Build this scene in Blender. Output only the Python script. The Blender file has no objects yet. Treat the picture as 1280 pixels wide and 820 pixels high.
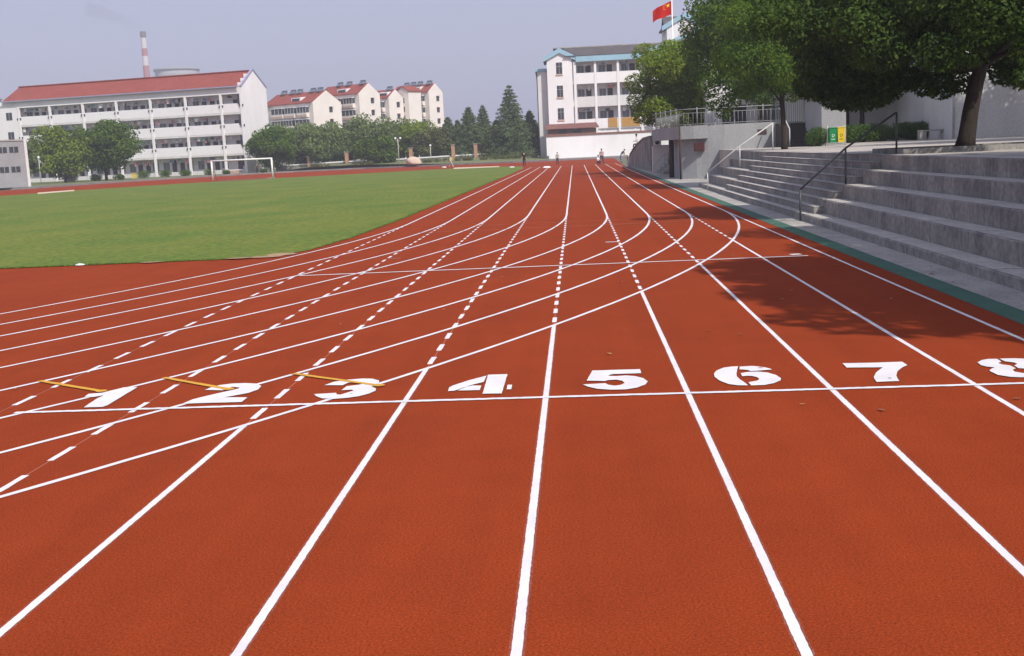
import bpy, bmesh, math, random
import numpy as np
from mathutils import Vector, Matrix, noise
from mathutils.geometry import tessellate_polygon

S = bpy.context.scene
COL = S.collection
rnd = random.Random(7)

# ------------------------------------------------------------------ camera
FPX, PITCH, YAW, ROLL, HCAM = 1450.0, 0.15257, 0.060508, -0.047545, 2.139
def _axes():
    cp, sp = math.cos(PITCH), math.sin(PITCH)
    R = Vector((1, 0, 0)); U = Vector((0, sp, cp)); F = Vector((0, cp, -sp))
    c, s = math.cos(ROLL), math.sin(ROLL)
    right = R * c + U * s; up = U * c - R * s
    M = Matrix.Rotation(YAW, 3, 'Z')
    return M @ right, M @ up, M @ F
AR, AU, AF = _axes()
EYE = Vector((0, 0, HCAM))
cam_d = bpy.data.cameras.new('camera'); cam = bpy.data.objects.new('camera', cam_d); COL.objects.link(cam)
cam_d.sensor_width = 36; cam_d.lens = 36 * FPX / 1280; cam_d.clip_end = 6000; cam_d.clip_start = 0.05
m3 = Matrix((AR, AU, -AF)).transposed()
cam.matrix_world = Matrix.Translation(EYE) @ m3.to_4x4()
S.camera = cam

# ------------------------------------------------------------------ sky, sun, exposure
SUN_DIR = Vector((0.60, -0.80, 0)).normalized()      # horizontal direction towards the sun
SUN_EL = math.radians(47)
W = bpy.data.worlds.new('World'); S.world = W; W.use_nodes = True
nt = W.node_tree; bg = nt.nodes['Background']
sky = nt.nodes.new('ShaderNodeTexSky'); sky.sky_type = 'NISHITA'; sky.sun_disc = False
sky.sun_elevation = SUN_EL; sky.sun_rotation = math.atan2(SUN_DIR.x, SUN_DIR.y)
sky.air_density = 1.0; sky.dust_density = 4.0; sky.ozone_density = 2.0
mixs = nt.nodes.new('ShaderNodeMix'); mixs.data_type = 'RGBA'; mixs.inputs['Factor'].default_value = 0.62
nt.links.new(sky.outputs['Color'], mixs.inputs['A'])
mixs.inputs['B'].default_value = (5.4, 5.6, 7.9, 1)      # even smog veil of the whole sky
nt.links.new(mixs.outputs['Result'], bg.inputs['Color']); bg.inputs['Strength'].default_value = 0.1
sun_d = bpy.data.lights.new('sun', 'SUN'); sun = bpy.data.objects.new('sun', sun_d); COL.objects.link(sun)
sun_d.energy = 4.0; sun_d.angle = math.radians(0.7); sun_d.color = (1.0, 0.94, 0.86)
to_sun = Vector((SUN_DIR.x * math.cos(SUN_EL), SUN_DIR.y * math.cos(SUN_EL), math.sin(SUN_EL)))
sun.rotation_euler = to_sun.to_track_quat('Z', 'Y').to_euler()
S.view_settings.view_transform = 'Standard'; S.view_settings.look = 'None'
S.view_settings.exposure = 0.15; S.view_settings.gamma = 1.0; S.view_settings.use_curve_mapping = False
S.cycles.volume_bounces = 0; S.cycles.volume_step_rate = 4.0
S.cycles.max_bounces = 6; S.cycles.transparent_max_bounces = 12

# ------------------------------------------------------------------ photo measuring helpers (metres from photo pixels)
def ray(px, py):
    return AR * ((px - 640) / FPX) + AU * (-(py - 410) / FPX) + AF
def gp(px, py, z=0.0):
    d = ray(px, py); return EYE + d * ((z - HCAM) / d.z)
def aY(px, py, Y):
    d = ray(px, py); return EYE + d * (Y / d.y)

# ------------------------------------------------------------------ materials
def lin(c):
    if isinstance(c, str):
        c = [int(c[i:i + 2], 16) / 255 for i in (0, 2, 4)]
        c = [x / 12.92 if x <= 0.04045 else ((x + 0.055) / 1.055) ** 2.4 for x in c]
    return (c[0], c[1], c[2], 1.0)
MATS = {}
def mat(name, col, rough=0.8, var=0.12, scale=1.5, fine=0.06, fscale=30, bump=0.0, bscale=60, metal=0.0,
        col2=None, stretch=(1, 1, 1), spec=0.3, trans=0.0, island=0.0, world=True):
    """Principled material with two scales of colour noise, optional streaks (stretch), bump and per-leaf variation."""
    if name in MATS: return MATS[name]
    m = bpy.data.materials.new(name); m.use_nodes = True; MATS[name] = m
    t = m.node_tree; N = t.nodes; L = t.links; b = N['Principled BSDF']
    b.inputs['Roughness'].default_value = rough; b.inputs['Metallic'].default_value = metal
    b.inputs['Specular IOR Level'].default_value = spec
    tc = N.new('ShaderNodeTexCoord'); mp = N.new('ShaderNodeMapping'); mp.inputs['Scale'].default_value = stretch
    L.new(tc.outputs['Object'], mp.inputs['Vector'])
    n1 = N.new('ShaderNodeTexNoise'); n1.inputs['Scale'].default_value = scale; n1.inputs['Detail'].default_value = 5; n1.inputs['Roughness'].default_value = .65
    L.new(mp.outputs['Vector'], n1.inputs['Vector'])
    c = lin(col); c2 = lin(col2) if col2 else (c[0] * .55, c[1] * .55, c[2] * .55, 1)
    r1 = N.new('ShaderNodeMapRange'); r1.inputs[1].default_value = .32; r1.inputs[2].default_value = .72
    r1.inputs[3].default_value = 0; r1.inputs[4].default_value = min(1, var * 2.5) if not col2 else 1
    L.new(n1.outputs['Fac'], r1.inputs[0])
    mx = N.new('ShaderNodeMix'); mx.data_type = 'RGBA'; mx.inputs['A'].default_value = c; mx.inputs['B'].default_value = c2
    L.new(r1.outputs[0], mx.inputs['Factor'])
    out = mx.outputs['Result']
    if fine > 0:
        n2 = N.new('ShaderNodeTexNoise'); n2.inputs['Scale'].default_value = fscale; n2.inputs['Detail'].default_value = 2
        L.new(tc.outputs['Object'], n2.inputs['Vector'])
        r2 = N.new('ShaderNodeMapRange'); r2.inputs[1].default_value = .3; r2.inputs[2].default_value = .7
        r2.inputs[3].default_value = 1 - fine * 2; r2.inputs[4].default_value = 1 + fine * 2
        L.new(n2.outputs['Fac'], r2.inputs[0])
        mv = N.new('ShaderNodeVectorMath'); mv.operation = 'SCALE'
        L.new(out, mv.inputs[0]); L.new(r2.outputs[0], mv.inputs['Scale']); out = mv.outputs[0]
    if island > 0:
        g = N.new('ShaderNodeNewGeometry')
        hs = N.new('ShaderNodeHueSaturation')
        ra = N.new('ShaderNodeMapRange'); ra.inputs[3].default_value = 1 - island; ra.inputs[4].default_value = 1 + island
        L.new(g.outputs['Random Per Island'], ra.inputs[0]); L.new(ra.outputs[0], hs.inputs['Value'])
        rb = N.new('ShaderNodeMapRange'); rb.inputs[3].default_value = .5 + island * .05; rb.inputs[4].default_value = .5 - island * .04
        L.new(g.outputs['Random Per Island'], rb.inputs[0]); L.new(rb.outputs[0], hs.inputs['Hue'])
        L.new(out, hs.inputs['Color']); out = hs.outputs['Color']
    L.new(out, b.inputs['Base Color'])
    if bump > 0:
        nb = N.new('ShaderNodeTexNoise'); nb.inputs['Scale'].default_value = bscale; nb.inputs['Detail'].default_value = 3
        L.new(tc.outputs['Object'], nb.inputs['Vector'])
        bp = N.new('ShaderNodeBump'); bp.inputs['Strength'].default_value = bump; bp.inputs['Distance'].default_value = .01
        L.new(nb.outputs['Fac'], bp.inputs['Height']); L.new(bp.outputs['Normal'], b.inputs['Normal'])
    if trans > 0:
        tr = N.new('ShaderNodeBsdfTranslucent'); ms = N.new('ShaderNodeMixShader'); ms.inputs[0].default_value = trans
        ga = N.new('ShaderNodeVectorMath'); ga.operation = 'MULTIPLY'; ga.inputs[1].default_value = (1.15, 1.3, .5)
        L.new(out, ga.inputs[0]); L.new(ga.outputs[0], tr.inputs['Color'])
        L.new(b.outputs[0], ms.inputs[1]); L.new(tr.outputs[0], ms.inputs[2]); L.new(ms.outputs[0], N['Material Output'].inputs['Surface'])
    return m

def track_material():
    m = bpy.data.materials.new('red_track'); m.use_nodes = True; t = m.node_tree; N = t.nodes; L = t.links; b = N['Principled BSDF']
    tc = N.new('ShaderNodeTexCoord')
    def nz(scale, det=4, rough=.6, vec=None):
        n = N.new('ShaderNodeTexNoise'); n.inputs['Scale'].default_value = scale; n.inputs['Detail'].default_value = det; n.inputs['Roughness'].default_value = rough
        L.new(vec or tc.outputs['Object'], n.inputs['Vector']); return n.outputs['Fac']
    def rng(s, a, b_, c, d):
        r = N.new('ShaderNodeMapRange'); L.new(s, r.inputs[0])
        for i, v in zip((1, 2, 3, 4), (a, b_, c, d)): r.inputs[i].default_value = v
        return r.outputs[0]
    mx = N.new('ShaderNodeMix'); mx.data_type = 'RGBA'
    mx.inputs['A'].default_value = (0.272, 0.042, 0.0100, 1); mx.inputs['B'].default_value = (0.235, 0.036, 0.0092, 1)
    L.new(rng(nz(.45, 6, .7), .3, .7, 0, 1), mx.inputs['Factor'])
    def mul(a, b_):
        n = N.new('ShaderNodeMath'); n.operation = 'MULTIPLY'; L.new(a, n.inputs[0]); L.new(b_, n.inputs[1]); return n.outputs[0]
    # paver lanes laid in strips along Y: faint streaks
    mp = N.new('ShaderNodeMapping'); mp.inputs['Scale'].default_value = (2.2, .05, 1); L.new(tc.outputs['Object'], mp.inputs['Vector'])
    s1 = rng(nz(1, 3, .6, mp.outputs['Vector']), .3, .7, .94, 1.06)
    g1 = mul(rng(nz(75, 3, .75), .3, .7, .5, 1.5), rng(nz(190, 1), .3, .7, .7, 1.3))
    g2 = rng(nz(1.6, 5, .7), .3, .7, .95, 1.05)
    sp_ = rng(nz(110, 1), .735, .79, 0, .8)
    k = mul(mul(s1, g1), g2)
    mv = N.new('ShaderNodeVectorMath'); mv.operation = 'SCALE'; L.new(mx.outputs['Result'], mv.inputs[0]); L.new(k, mv.inputs['Scale'])
    m2 = N.new('ShaderNodeMix'); m2.data_type = 'RGBA'; L.new(mv.outputs[0], m2.inputs['A']); m2.inputs['B'].default_value = (.5, .24, .14, 1)
    L.new(sp_, m2.inputs['Factor'])
    L.new(m2.outputs['Result'], b.inputs['Base Color'])
    b.inputs['Roughness'].default_value = .95; b.inputs['Specular IOR Level'].default_value = .08
    nb = nz(220, 2); bp = N.new('ShaderNodeBump'); bp.inputs['Strength'].default_value = .55; bp.inputs['Distance'].default_value = .004
    L.new(nb, bp.inputs['Height']); L.new(bp.outputs['Normal'], b.inputs['Normal'])
    return m
def paint_material(name, col, red=(0.28, 0.042, 0.016), wear=.70):
    m = bpy.data.materials.new(name); m.use_nodes = True; t = m.node_tree; N = t.nodes; L = t.links; b = N['Principled BSDF']
    tc = N.new('ShaderNodeTexCoord')
    n = N.new('ShaderNodeTexNoise'); n.inputs['Scale'].default_value = 130; n.inputs['Detail'].default_value = 4; L.new(tc.outputs['Object'], n.inputs['Vector'])
    r = N.new('ShaderNodeMapRange'); L.new(n.outputs['Fac'], r.inputs[0]); r.inputs[1].default_value = wear; r.inputs[2].default_value = wear + .08; r.inputs[4].default_value = .75
    n2 = N.new('ShaderNodeTexNoise'); n2.inputs['Scale'].default_value = 3; n2.inputs['Detail'].default_value = 5; L.new(tc.outputs['Object'], n2.inputs['Vector'])
    r2 = N.new('ShaderNodeMapRange'); L.new(n2.outputs['Fac'], r2.inputs[0]); r2.inputs[1].default_value = .3; r2.inputs[2].default_value = .7; r2.inputs[3].default_value = .86; r2.inputs[4].default_value = 1.03
    sc = N.new('ShaderNodeVectorMath'); sc.operation = 'SCALE'; sc.inputs[0].default_value = col; L.new(r2.outputs[0], sc.inputs['Scale'])
    mx = N.new('ShaderNodeMix'); mx.data_type = 'RGBA'; L.new(sc.outputs[0], mx.inputs['A']); mx.inputs['B'].default_value = (*red, 1)
    L.new(r.outputs[0], mx.inputs['Factor']); L.new(mx.outputs['Result'], b.inputs['Base Color'])
    b.inputs['Roughness'].default_value = .7
    nb = N.new('ShaderNodeTexNoise'); nb.inputs['Scale'].default_value = 220; L.new(tc.outputs['Object'], nb.inputs['Vector'])
    bp = N.new('ShaderNodeBump'); bp.inputs['Strength'].default_value = .45; bp.inputs['Distance'].default_value = .004
    L.new(nb.outputs['Fac'], bp.inputs['Height']); L.new(bp.outputs['Normal'], b.inputs['Normal'])
    return m
def overspray_material():
    m = bpy.data.materials.new('paint_overspray'); m.use_nodes = True; t = m.node_tree; N = t.nodes; L = t.links; b = N['Principled BSDF']
    b.inputs['Base Color'].default_value = (.7, .66, .68, 1); b.inputs['Roughness'].default_value = .9
    tc = N.new('ShaderNodeTexCoord'); n = N.new('ShaderNodeTexNoise'); n.inputs['Scale'].default_value = 170; n.inputs['Detail'].default_value = 2; L.new(tc.outputs['Object'], n.inputs['Vector'])
    r = N.new('ShaderNodeMapRange'); L.new(n.outputs['Fac'], r.inputs[0]); r.inputs[1].default_value = .52; r.inputs[2].default_value = .68; r.inputs[4].default_value = .35
    tr = N.new('ShaderNodeBsdfTransparent'); mx = N.new('ShaderNodeMixShader'); L.new(r.outputs[0], mx.inputs[0]); L.new(tr.outputs[0], mx.inputs[1]); L.new(b.outputs[0], mx.inputs[2])
    L.new(mx.outputs[0], N['Material Output'].inputs['Surface']); return m
SPRAY = overspray_material()
RED = track_material()
PAINT = paint_material('white_line_paint', (.76, .74, .76))
YELLOW = paint_material('yellow_line_paint', (.66, .33, .02))
CHALK = paint_material('pink_layout_chalk', (.52, .2, .15), wear=.5)
OCHRE = paint_material('worn_ochre_paint', (.42, .12, .03), wear=.42)
GRASS = mat('turf', (.078, .142, .012), .95, .25, .3, .16, 5, .5, 40, col2=(.165, .18, .024), stretch=(1, .55, 1))
SOIL = mat('rough_ground', (.17, .17, .11), .95, .3, .15, .12, 3, .3, 12)
VERGE = mat('verge_grass', (.11, .155, .05), .95, .3, .35, .2, 4, .4, 10, col2=(.2, .19, .1))
SAND = mat('sand', (.62, .5, .36), .95, .1, 1, .06, 20)
CONC = mat('grey_concrete', (.33, .315, .285), .9, .3, .9, .12, 9, .3, 60, col2=(.165, .16, .155), stretch=(1, 1, .8))
CONCL = mat('pale_concrete', (.43, .41, .375), .9, .2, .8, .1, 25, .3, 40, col2=(.25, .24, .225))
PAVE = mat('terrace_paving', (.47, .43, .38), .9, .15, .6, .07, 15, .2, 30, col2=(.36, .33, .3))
def add_drips(m, amount=.4):
    t = m.node_tree; N = t.nodes; L = t.links; b = N['Principled BSDF']; src = b.inputs['Base Color'].links[0].from_socket
    tc = N.new('ShaderNodeTexCoord'); mp = N.new('ShaderNodeMapping'); mp.inputs['Scale'].default_value = (2.6, 2.6, .22); L.new(tc.outputs['Object'], mp.inputs['Vector'])
    n = N.new('ShaderNodeTexNoise'); n.inputs['Scale'].default_value = 1.6; n.inputs['Detail'].default_value = 3; L.new(mp.outputs[0], n.inputs['Vector'])
    n2 = N.new('ShaderNodeTexNoise'); n2.inputs['Scale'].default_value = .35; n2.inputs['Detail'].default_value = 4; L.new(tc.outputs['Object'], n2.inputs['Vector'])
    ml = N.new('ShaderNodeMath'); ml.operation = 'MULTIPLY'; L.new(n.outputs['Fac'], ml.inputs[0]); L.new(n2.outputs['Fac'], ml.inputs[1])
    r = N.new('ShaderNodeMapRange'); L.new(ml.outputs[0], r.inputs[0]); r.inputs[1].default_value = .27; r.inputs[2].default_value = .38; r.inputs[4].default_value = amount
    mx = N.new('ShaderNodeMix'); mx.data_type = 'RGBA'; L.new(r.outputs[0], mx.inputs['Factor']); L.new(src, mx.inputs['A']); mx.inputs['B'].default_value = (.09, .088, .09, 1)
    L.new(mx.outputs['Result'], b.inputs['Base Color'])
TREAD_LIT = mat('lit_tread', (.52, .49, .45), .9, .3, .9, .08, 12, .2, 60, col2=(.36, .34, .315))  # paler than the riser concrete: light falling on treads put into the colour
GREEN = mat('green_rubber', (.035, .11, .076), .85, .2, 1.2, .1, 40, .2, 80, col2=(.07, .15, .11))
KERB = mat('kerb_concrete', (.25, .24, .24), .9, .25, .6, .1, 10)
WHITEW = mat('white_wall_paint', (.86, .85, .86), .85, .08, .25, .02, 8, stretch=(1, 1, .35), col2=(.74, .72, .72))
WHITEG = mat('white_wall_weathered', (.72, .71, .7), .85, .2, .5, .05, 8, stretch=(1, 1, .2), col2=(.56, .55, .53))
PLASTER = mat('grey_plaster', (.36, .37, .375), .9, .15, .7, .05, 12, .2, 30, stretch=(1, 1, .4), col2=(.27, .28, .285))
CREAM = mat('cream_wall', (.80, .74, .70), .85, .1, .3, .03, 6, col2=(.72, .65, .61))
PINKW = mat('pink_parapet', (.62, .43, .35), .85, .15, .4, .03, 6)
ROOFR = mat('red_roof_tile', (.29, .07, .05), .85, .2, .5, .15, 6, .2, 10)
ROOFG = mat('grey_roof_tile', (.11, .098, .1), .85, .25, .5, .15, 5, .2, 10)
BLUE = mat('blue_trim', (.32, .52, .64), .7, .12, .6, .03, 8)
LILAC = mat('lilac_trim', (.33, .33, .48), .7, .12, .6, .03, 8)
GLASS = mat('window_glass', (.045, .05, .06), .15, .2, .6, 0, 8, spec=.6)
GLASSG = mat('gallery_glass', (.15, .155, .17), .3, .2, .6, 0, 8, spec=.5)
FRAME = mat('window_frame', (.4, .4, .42), .6, .1, 2, 0)
DOOR = mat('dark_door', (.07, .05, .05), .6, .2, 1, 0)
MAROON = mat('maroon_door', (.1, .03, .035), .6, .2, 1, 0)
SHADEW = mat('gallery_wall', (.78, .75, .77), .9, .12, .4, .03, 8)
STEELL = mat('pale_painted_steel', (.55, .55, .53), .45, .15, 3, .05, 40, spec=.5)
STEELG = mat('grey_painted_steel', (.26, .27, .27), .5, .15, 3, .05, 40, spec=.4)
STEELD = mat('dark_painted_steel', (.055, .065, .065), .45, .25, 3, .05, 40, spec=.5)
WHITEM = mat('white_enamel', (.8, .8, .8), .4, .06, 3, .02, 20, spec=.5)
RUSTY = mat('rusty_pipe', (.07, .045, .035), .8, .3, 3, .1, 20)
BARK = mat('bark', (.045, .035, .028), .95, .3, 4, .2, 30, .8, 25, stretch=(1, 1, .25))
BARKP = mat('pale_bark', (.16, .13, .1), .95, .3, 4, .2, 30, .6, 25, stretch=(1, 1, .25))
LEAF = {
    'mid': mat('leaf_mid_green', (.125, .2, .024), .7, .3, .8, .1, 3, col2=(.05, .1, .014), trans=.36, island=.42, spec=.12),
    'dark': mat('leaf_dark_green', (.06, .105, .013), .65, .3, .8, .1, 3, col2=(.024, .047, .008), trans=.2, island=.34, spec=.15),
    'light': mat('leaf_light_green', (.23, .29, .032), .7, .3, .7, .1, 3, col2=(.13, .2, .026), trans=.36, island=.4, spec=.12),
    'willow': mat('leaf_grey_green', (.19, .24, .085), .7, .3, .5, .1, 3, col2=(.12, .175, .06), trans=.34, island=.3, spec=.1),
    'pine': mat('needle_blue_green', (.085, .14, .065), .8, .3, .6, .1, 3, col2=(.13, .17, .06), trans=.15, island=.35, spec=.1),
    'olive': mat('leaf_olive', (.17, .18, .06), .7, .3, .6, .1, 3, col2=(.11, .13, .045), trans=.3, island=.3, spec=.1),
}
HEDGE = mat('hedge_leaf', (.075, .145, .022), .6, .3, 1, .1, 3, trans=.25, island=.4)

# ------------------------------------------------------------------ object helpers
def tag(o, label=None, cat=None, group=None, kind=None):
    if label: o['label'] = label
    if cat: o['category'] = cat
    if group: o['group'] = group
    if kind: o['kind'] = kind
    return o
def link(o, parent=None):
    COL.objects.link(o)
    if parent is not None: o.parent = parent
    return o
def empty(name, loc=(0, 0, 0), rz=0.0, label=None, cat=None, group=None, parent=None):
    o = bpy.data.objects.new(name, None); o.empty_display_size = .3
    o.location = loc; o.rotation_euler = (0, 0, rz); link(o, parent)
    return tag(o, label, cat, group)
class MB:
    def __init__(s): s.v = []; s.f = []; s.mi = []
    def add(s, vs, fs, mi=0):
        k = len(s.v); s.v += [tuple(v) for v in vs]; s.f += [tuple(i + k for i in f) for f in fs]; s.mi += [mi] * len(fs); return s
    def box(s, x0, x1, y0, y1, z0, z1, mi=0):
        v = [(x, y, z) for z in (z0, z1) for x, y in ((x0, y0), (x1, y0), (x1, y1), (x0, y1))]
        return s.add(v, [(3, 2, 1, 0), (4, 5, 6, 7), (0, 1, 5, 4), (1, 2, 6, 5), (2, 3, 7, 6), (3, 0, 4, 7)], mi)
    def prism(s, poly, axis, a, b, mi=0):
        """polygon (list of 2-tuples, counter-clockwise) extruded from a to b along axis x, y or z"""
        def P(u, w, t): return {'x': (t, u, w), 'y': (u, t, w), 'z': (u, w, t)}[axis]
        n = len(poly); vs = [P(u, w, a) for u, w in poly] + [P(u, w, b) for u, w in poly]
        fs = [tuple(range(n - 1, -1, -1)), tuple(range(n, 2 * n))] + [(i, (i + 1) % n, n + (i + 1) % n, n + i) for i in range(n)]
        return s.add(vs, fs, mi)
    def tube(s, pts, r, n=8, mi=0, cap=True):
        pts = [Vector(p) for p in pts]; rs = r if isinstance(r, (list, tuple)) else [r] * len(pts)
        k = len(s.v); prev = None
        for i, p in enumerate(pts):
            d = (pts[min(i + 1, len(pts) - 1)] - pts[max(i - 1, 0)]).normalized()
            a = d.cross(Vector((0, 0, 1)) if abs(d.z) < .95 else Vector((1, 0, 0))).normalized()
            if prev is not None:
                a = (prev - d * prev.dot(d)).normalized()
            prev = a; b = d.cross(a)
            for j in range(n):
                t = 2 * math.pi * j / n
                s.v.append(tuple(p + (a * math.cos(t) + b * math.sin(t)) * rs[i]))
        for i in range(len(pts) - 1):
            for j in range(n):
                q = k + i * n; s.f.append((q + j, q + (j + 1) % n, q + n + (j + 1) % n, q + n + j)); s.mi.append(mi)
        if cap:
            s.f.append(tuple(k + j for j in range(n - 1, -1, -1))); s.mi.append(mi)
            e = k + (len(pts) - 1) * n; s.f.append(tuple(e + j for j in range(n))); s.mi.append(mi)
        return s
    def lathe(s, prof, n=16, c=(0, 0, 0), mi=0):
        k = len(s.v)
        for r, z in prof:
            for j in range(n):
                t = 2 * math.pi * j / n; s.v.append((c[0] + r * math.cos(t), c[1] + r * math.sin(t), c[2] + z))
        for i in range(len(prof) - 1):
            for j in range(n):
                q = k + i * n; s.f.append((q + j, q + (j + 1) % n, q + n + (j + 1) % n, q + n + j)); s.mi.append(mi)
        return s
    def mesh(s, name, mats, smooth=False):
        me = bpy.data.meshes.new(name); me.from_pydata(s.v, [], s.f)
        for m in (mats if isinstance(mats, (list, tuple)) else [mats]): me.materials.append(m)
        if any(s.mi): me.polygons.foreach_set('material_index', s.mi)
        bm = bmesh.new(); bm.from_mesh(me); bmesh.ops.recalc_face_normals(bm, faces=bm.faces); bm.to_mesh(me); bm.free()
        if smooth: me.polygons.foreach_set('use_smooth', [True] * len(me.polygons))
        me.update(); return me
    def build(s, name, mats, parent=None, loc=(0, 0, 0), smooth=False):
        o = bpy.data.objects.new(name, s.mesh(name, mats, smooth)); o.location = loc; return link(o, parent)
_bc = {}
def box(name, parent, m, x0, x1, y0, y1, z0, z1, loc=(0, 0, 0)):
    """box part; equal boxes share one mesh"""
    key = (name, m.name, round(x1 - x0, 3), round(y1 - y0, 3), round(z1 - z0, 3))
    me = _bc.get(key)
    if me is None:
        hx, hy = (x1 - x0) / 2, (y1 - y0) / 2
        me = _bc[key] = MB().box(-hx, hx, -hy, hy, 0, z1 - z0).mesh(name, m)
    o = bpy.data.objects.new(name, me); o.location = ((x0 + x1) / 2 + loc[0], (y0 + y1) / 2 + loc[1], z0 + loc[2])
    return link(o, parent)
def sheet(name, poly, z, m, parent=None):
    me = bpy.data.meshes.new(name); me.from_pydata([(p[0], p[1], z) for p in poly], [], [tuple(range(len(poly)))])
    bm = bmesh.new(); bm.from_mesh(me); bmesh.ops.triangulate(bm, faces=bm.faces, ngon_method='EAR_CLIP')
    for f in bm.faces:
        if f.normal.z < 0: f.normal_flip()
    bm.to_mesh(me); bm.free(); me.materials.append(m); me.update()
    return link(bpy.data.objects.new(name, me), parent)
def strip(name, pts, w, z, m, parent, ragged=0.0):
    vs = []; n = len(pts)
    for i, p in enumerate(pts):
        a = pts[max(i - 1, 0)]; b = pts[min(i + 1, n - 1)]
        dx, dy = b[0] - a[0], b[1] - a[1]; l = math.hypot(dx, dy); nx, ny = -dy / l, dx / l
        for sg in (1, -1):
            k = w / 2 + (rnd.uniform(-ragged, ragged) if ragged else 0)
            vs.append((p[0] + nx * k * sg, p[1] + ny * k * sg, z))
    fs = [(2 * i + 1, 2 * i + 3, 2 * i + 2, 2 * i) for i in range(n - 1)]
    me = bpy.data.meshes.new(name); me.from_pydata(vs, [], fs); me.materials.append(m); me.update()
    return link(bpy.data.objects.new(name, me), parent)

# ------------------------------------------------------------------ ground, track, grass field
tag(sheet('ground', [(-1500, -300), (1500, -300), (1500, 2600), (-1500, 2600)], -.06, SOIL), kind='structure')
kerb_px = [(0, 239), (39, 236), (161, 228), (268, 220), (367, 215), (455, 211.2), (540, 207.7), (642, 203.5)]
kerb_pts = [(-76, 60), (-75.5, 110)] + [(p.x, p.y) for p in (gp(*q) for q in kerb_px)]
kerb_pts[2] = (-73.5, 138); kerb_pts[3] = (-71.4, 152); kerb_pts[4] = (-67.0, 175); kerb_pts[5] = (-59.5, 194.5); kerb_pts[6] = (-49, 201)
kerb_pts += [(-4, 187.5), (6.2, 187.5)]
track = tag(sheet('running_track', [(-76, -20), (4.785, -20), (4.785, 112), (6.2, 187.4)] + kerb_pts[::-1][1:], 0, RED), kind='structure')
# grass infield
gn = [(-70, 25.7), (-30, 25.65), (-13.1, 25.6), (-9.84, 25.55), (-8.2, 25.5), (-7.3, 25.6), (-6.75, 26.1), (-6.35, 27.3), (-6.05, 30.5), (-5.86, 37.8), (-5.8, 60.7), (-5.7, 100), (-5.75, 129)]
gf = [(-6.6, 146), (-11.8, 154), (-19, 153.6), (-27.2, 147.5), (-36.7, 142), (-46.9, 134), (-53, 121.5), (-57, 106), (-70, 60)]
def densify(poly, step, jit):
    out = []
    for i, a in enumerate(poly):
        b = poly[(i + 1) % len(poly)]; l = math.hypot(b[0] - a[0], b[1] - a[1]); k = max(1, int(l / step))
        for j in range(k):
            t = j / k; out.append((a[0] + (b[0] - a[0]) * t + rnd.uniform(-jit, jit), a[1] + (b[1] - a[1]) * t + rnd.uniform(-jit, jit)))
    return out
field_poly = densify(gn + gf, .4, .035)
field = tag(sheet('grass_field', field_poly, .012, GRASS), 'mown green grass infield inside the red running track', 'grass', kind='stuff')
def grass_blades():
    rs = np.random.RandomState(3); V = []; F = []; k = 0
    def inside(x, y):
        if y > 25.62 and x < -6.4 and not (x > -7.4 and y < 27.5): return True
        return False
    n = 400
    y = 25.5 + 45 * rs.rand(n) ** 2.2; x = -6.0 - rs.rand(n) * (7 + (y - 25) * .75)
    # thick fringe along the edges
    m = 2500; xe = -7.4 - rs.rand(m) * 9; ye = 25.58 + np.abs(rs.randn(m)) * .08
    m2 = 2500; ye2 = 28 + rs.rand(m2) * 60; xe2 = np.interp(ye2, [27, 30.5, 37.8, 60, 100], [-6.35, -6.05, -5.86, -5.8, -5.7]) - np.abs(rs.randn(m2)) * .07
    x = np.concatenate([x, xe, xe2]); y = np.concatenate([y, ye, ye2])
    lim = np.interp(y, [25.5, 25.7, 26.1, 27.3, 30.5, 37.8, 60], [-7.4, -7.2, -6.75, -6.35, -6.05, -5.86, -5.8])
    ok = (x < lim + .02) & (y > 25.52); x = x[ok]; y = y[ok]; n = len(x)
    h = .01 + rs.rand(n) * .022; w = .010 + .008 * rs.rand(n) + (y - 25) * .0003; a = rs.rand(n) * 6.283
    lx = rs.randn(n) * .022; ly = rs.randn(n) * .022
    V = np.zeros((n, 3, 3)); V[:, 0] = np.stack([x - np.cos(a) * w, y - np.sin(a) * w, np.full(n, .012)], 1)
    V[:, 1] = np.stack([x + np.cos(a) * w, y + np.sin(a) * w, np.full(n, .012)], 1); V[:, 2] = np.stack([x + lx, y + ly, .012 + h], 1)
    me = bpy.data.meshes.new('grass_blades'); me.vertices.add(n * 3); me.vertices.foreach_set('co', V.ravel())
    me.loops.add(n * 3); me.loops.foreach_set('vertex_index', np.arange(n * 3)); me.polygons.add(n); me.polygons.foreach_set('loop_start', np.arange(n) * 3)
    me.update(calc_edges=True); me.materials.append(mat('grass_blade', (.15, .23, .04), .8, .3, .5, .1, 5, col2=(.13, .18, .05), trans=.25, island=.3))
    o = link(bpy.data.objects.new('grass_blades', me), field); o['kind'] = 'stuff'
grass_blades()
# bare soil patches where the turf meets the bend
for i, (px, py, rx, ry) in enumerate([(352, 318.6, .33, .38), (330, 322, .42, .22), (190, 328.8, .26, .13), (299, 323.9, .3, .16)]):
    c = gp(px, py); pts = [(c.x + rx * math.cos(t) * (1 + .35 * noise.noise((t * 2, i, 0))), c.y + ry * math.sin(t) * (1 + .35 * noise.noise((t * 2, i, 5)))) for t in [k * 2 * math.pi / 22 for k in range(22)]]
    sheet('bare_soil_patch', pts, .017 + i * .004, mat('bare_soil', (.42, .27, .16), .95, .3, 3, .15, 30, .5, 60), field)

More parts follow.
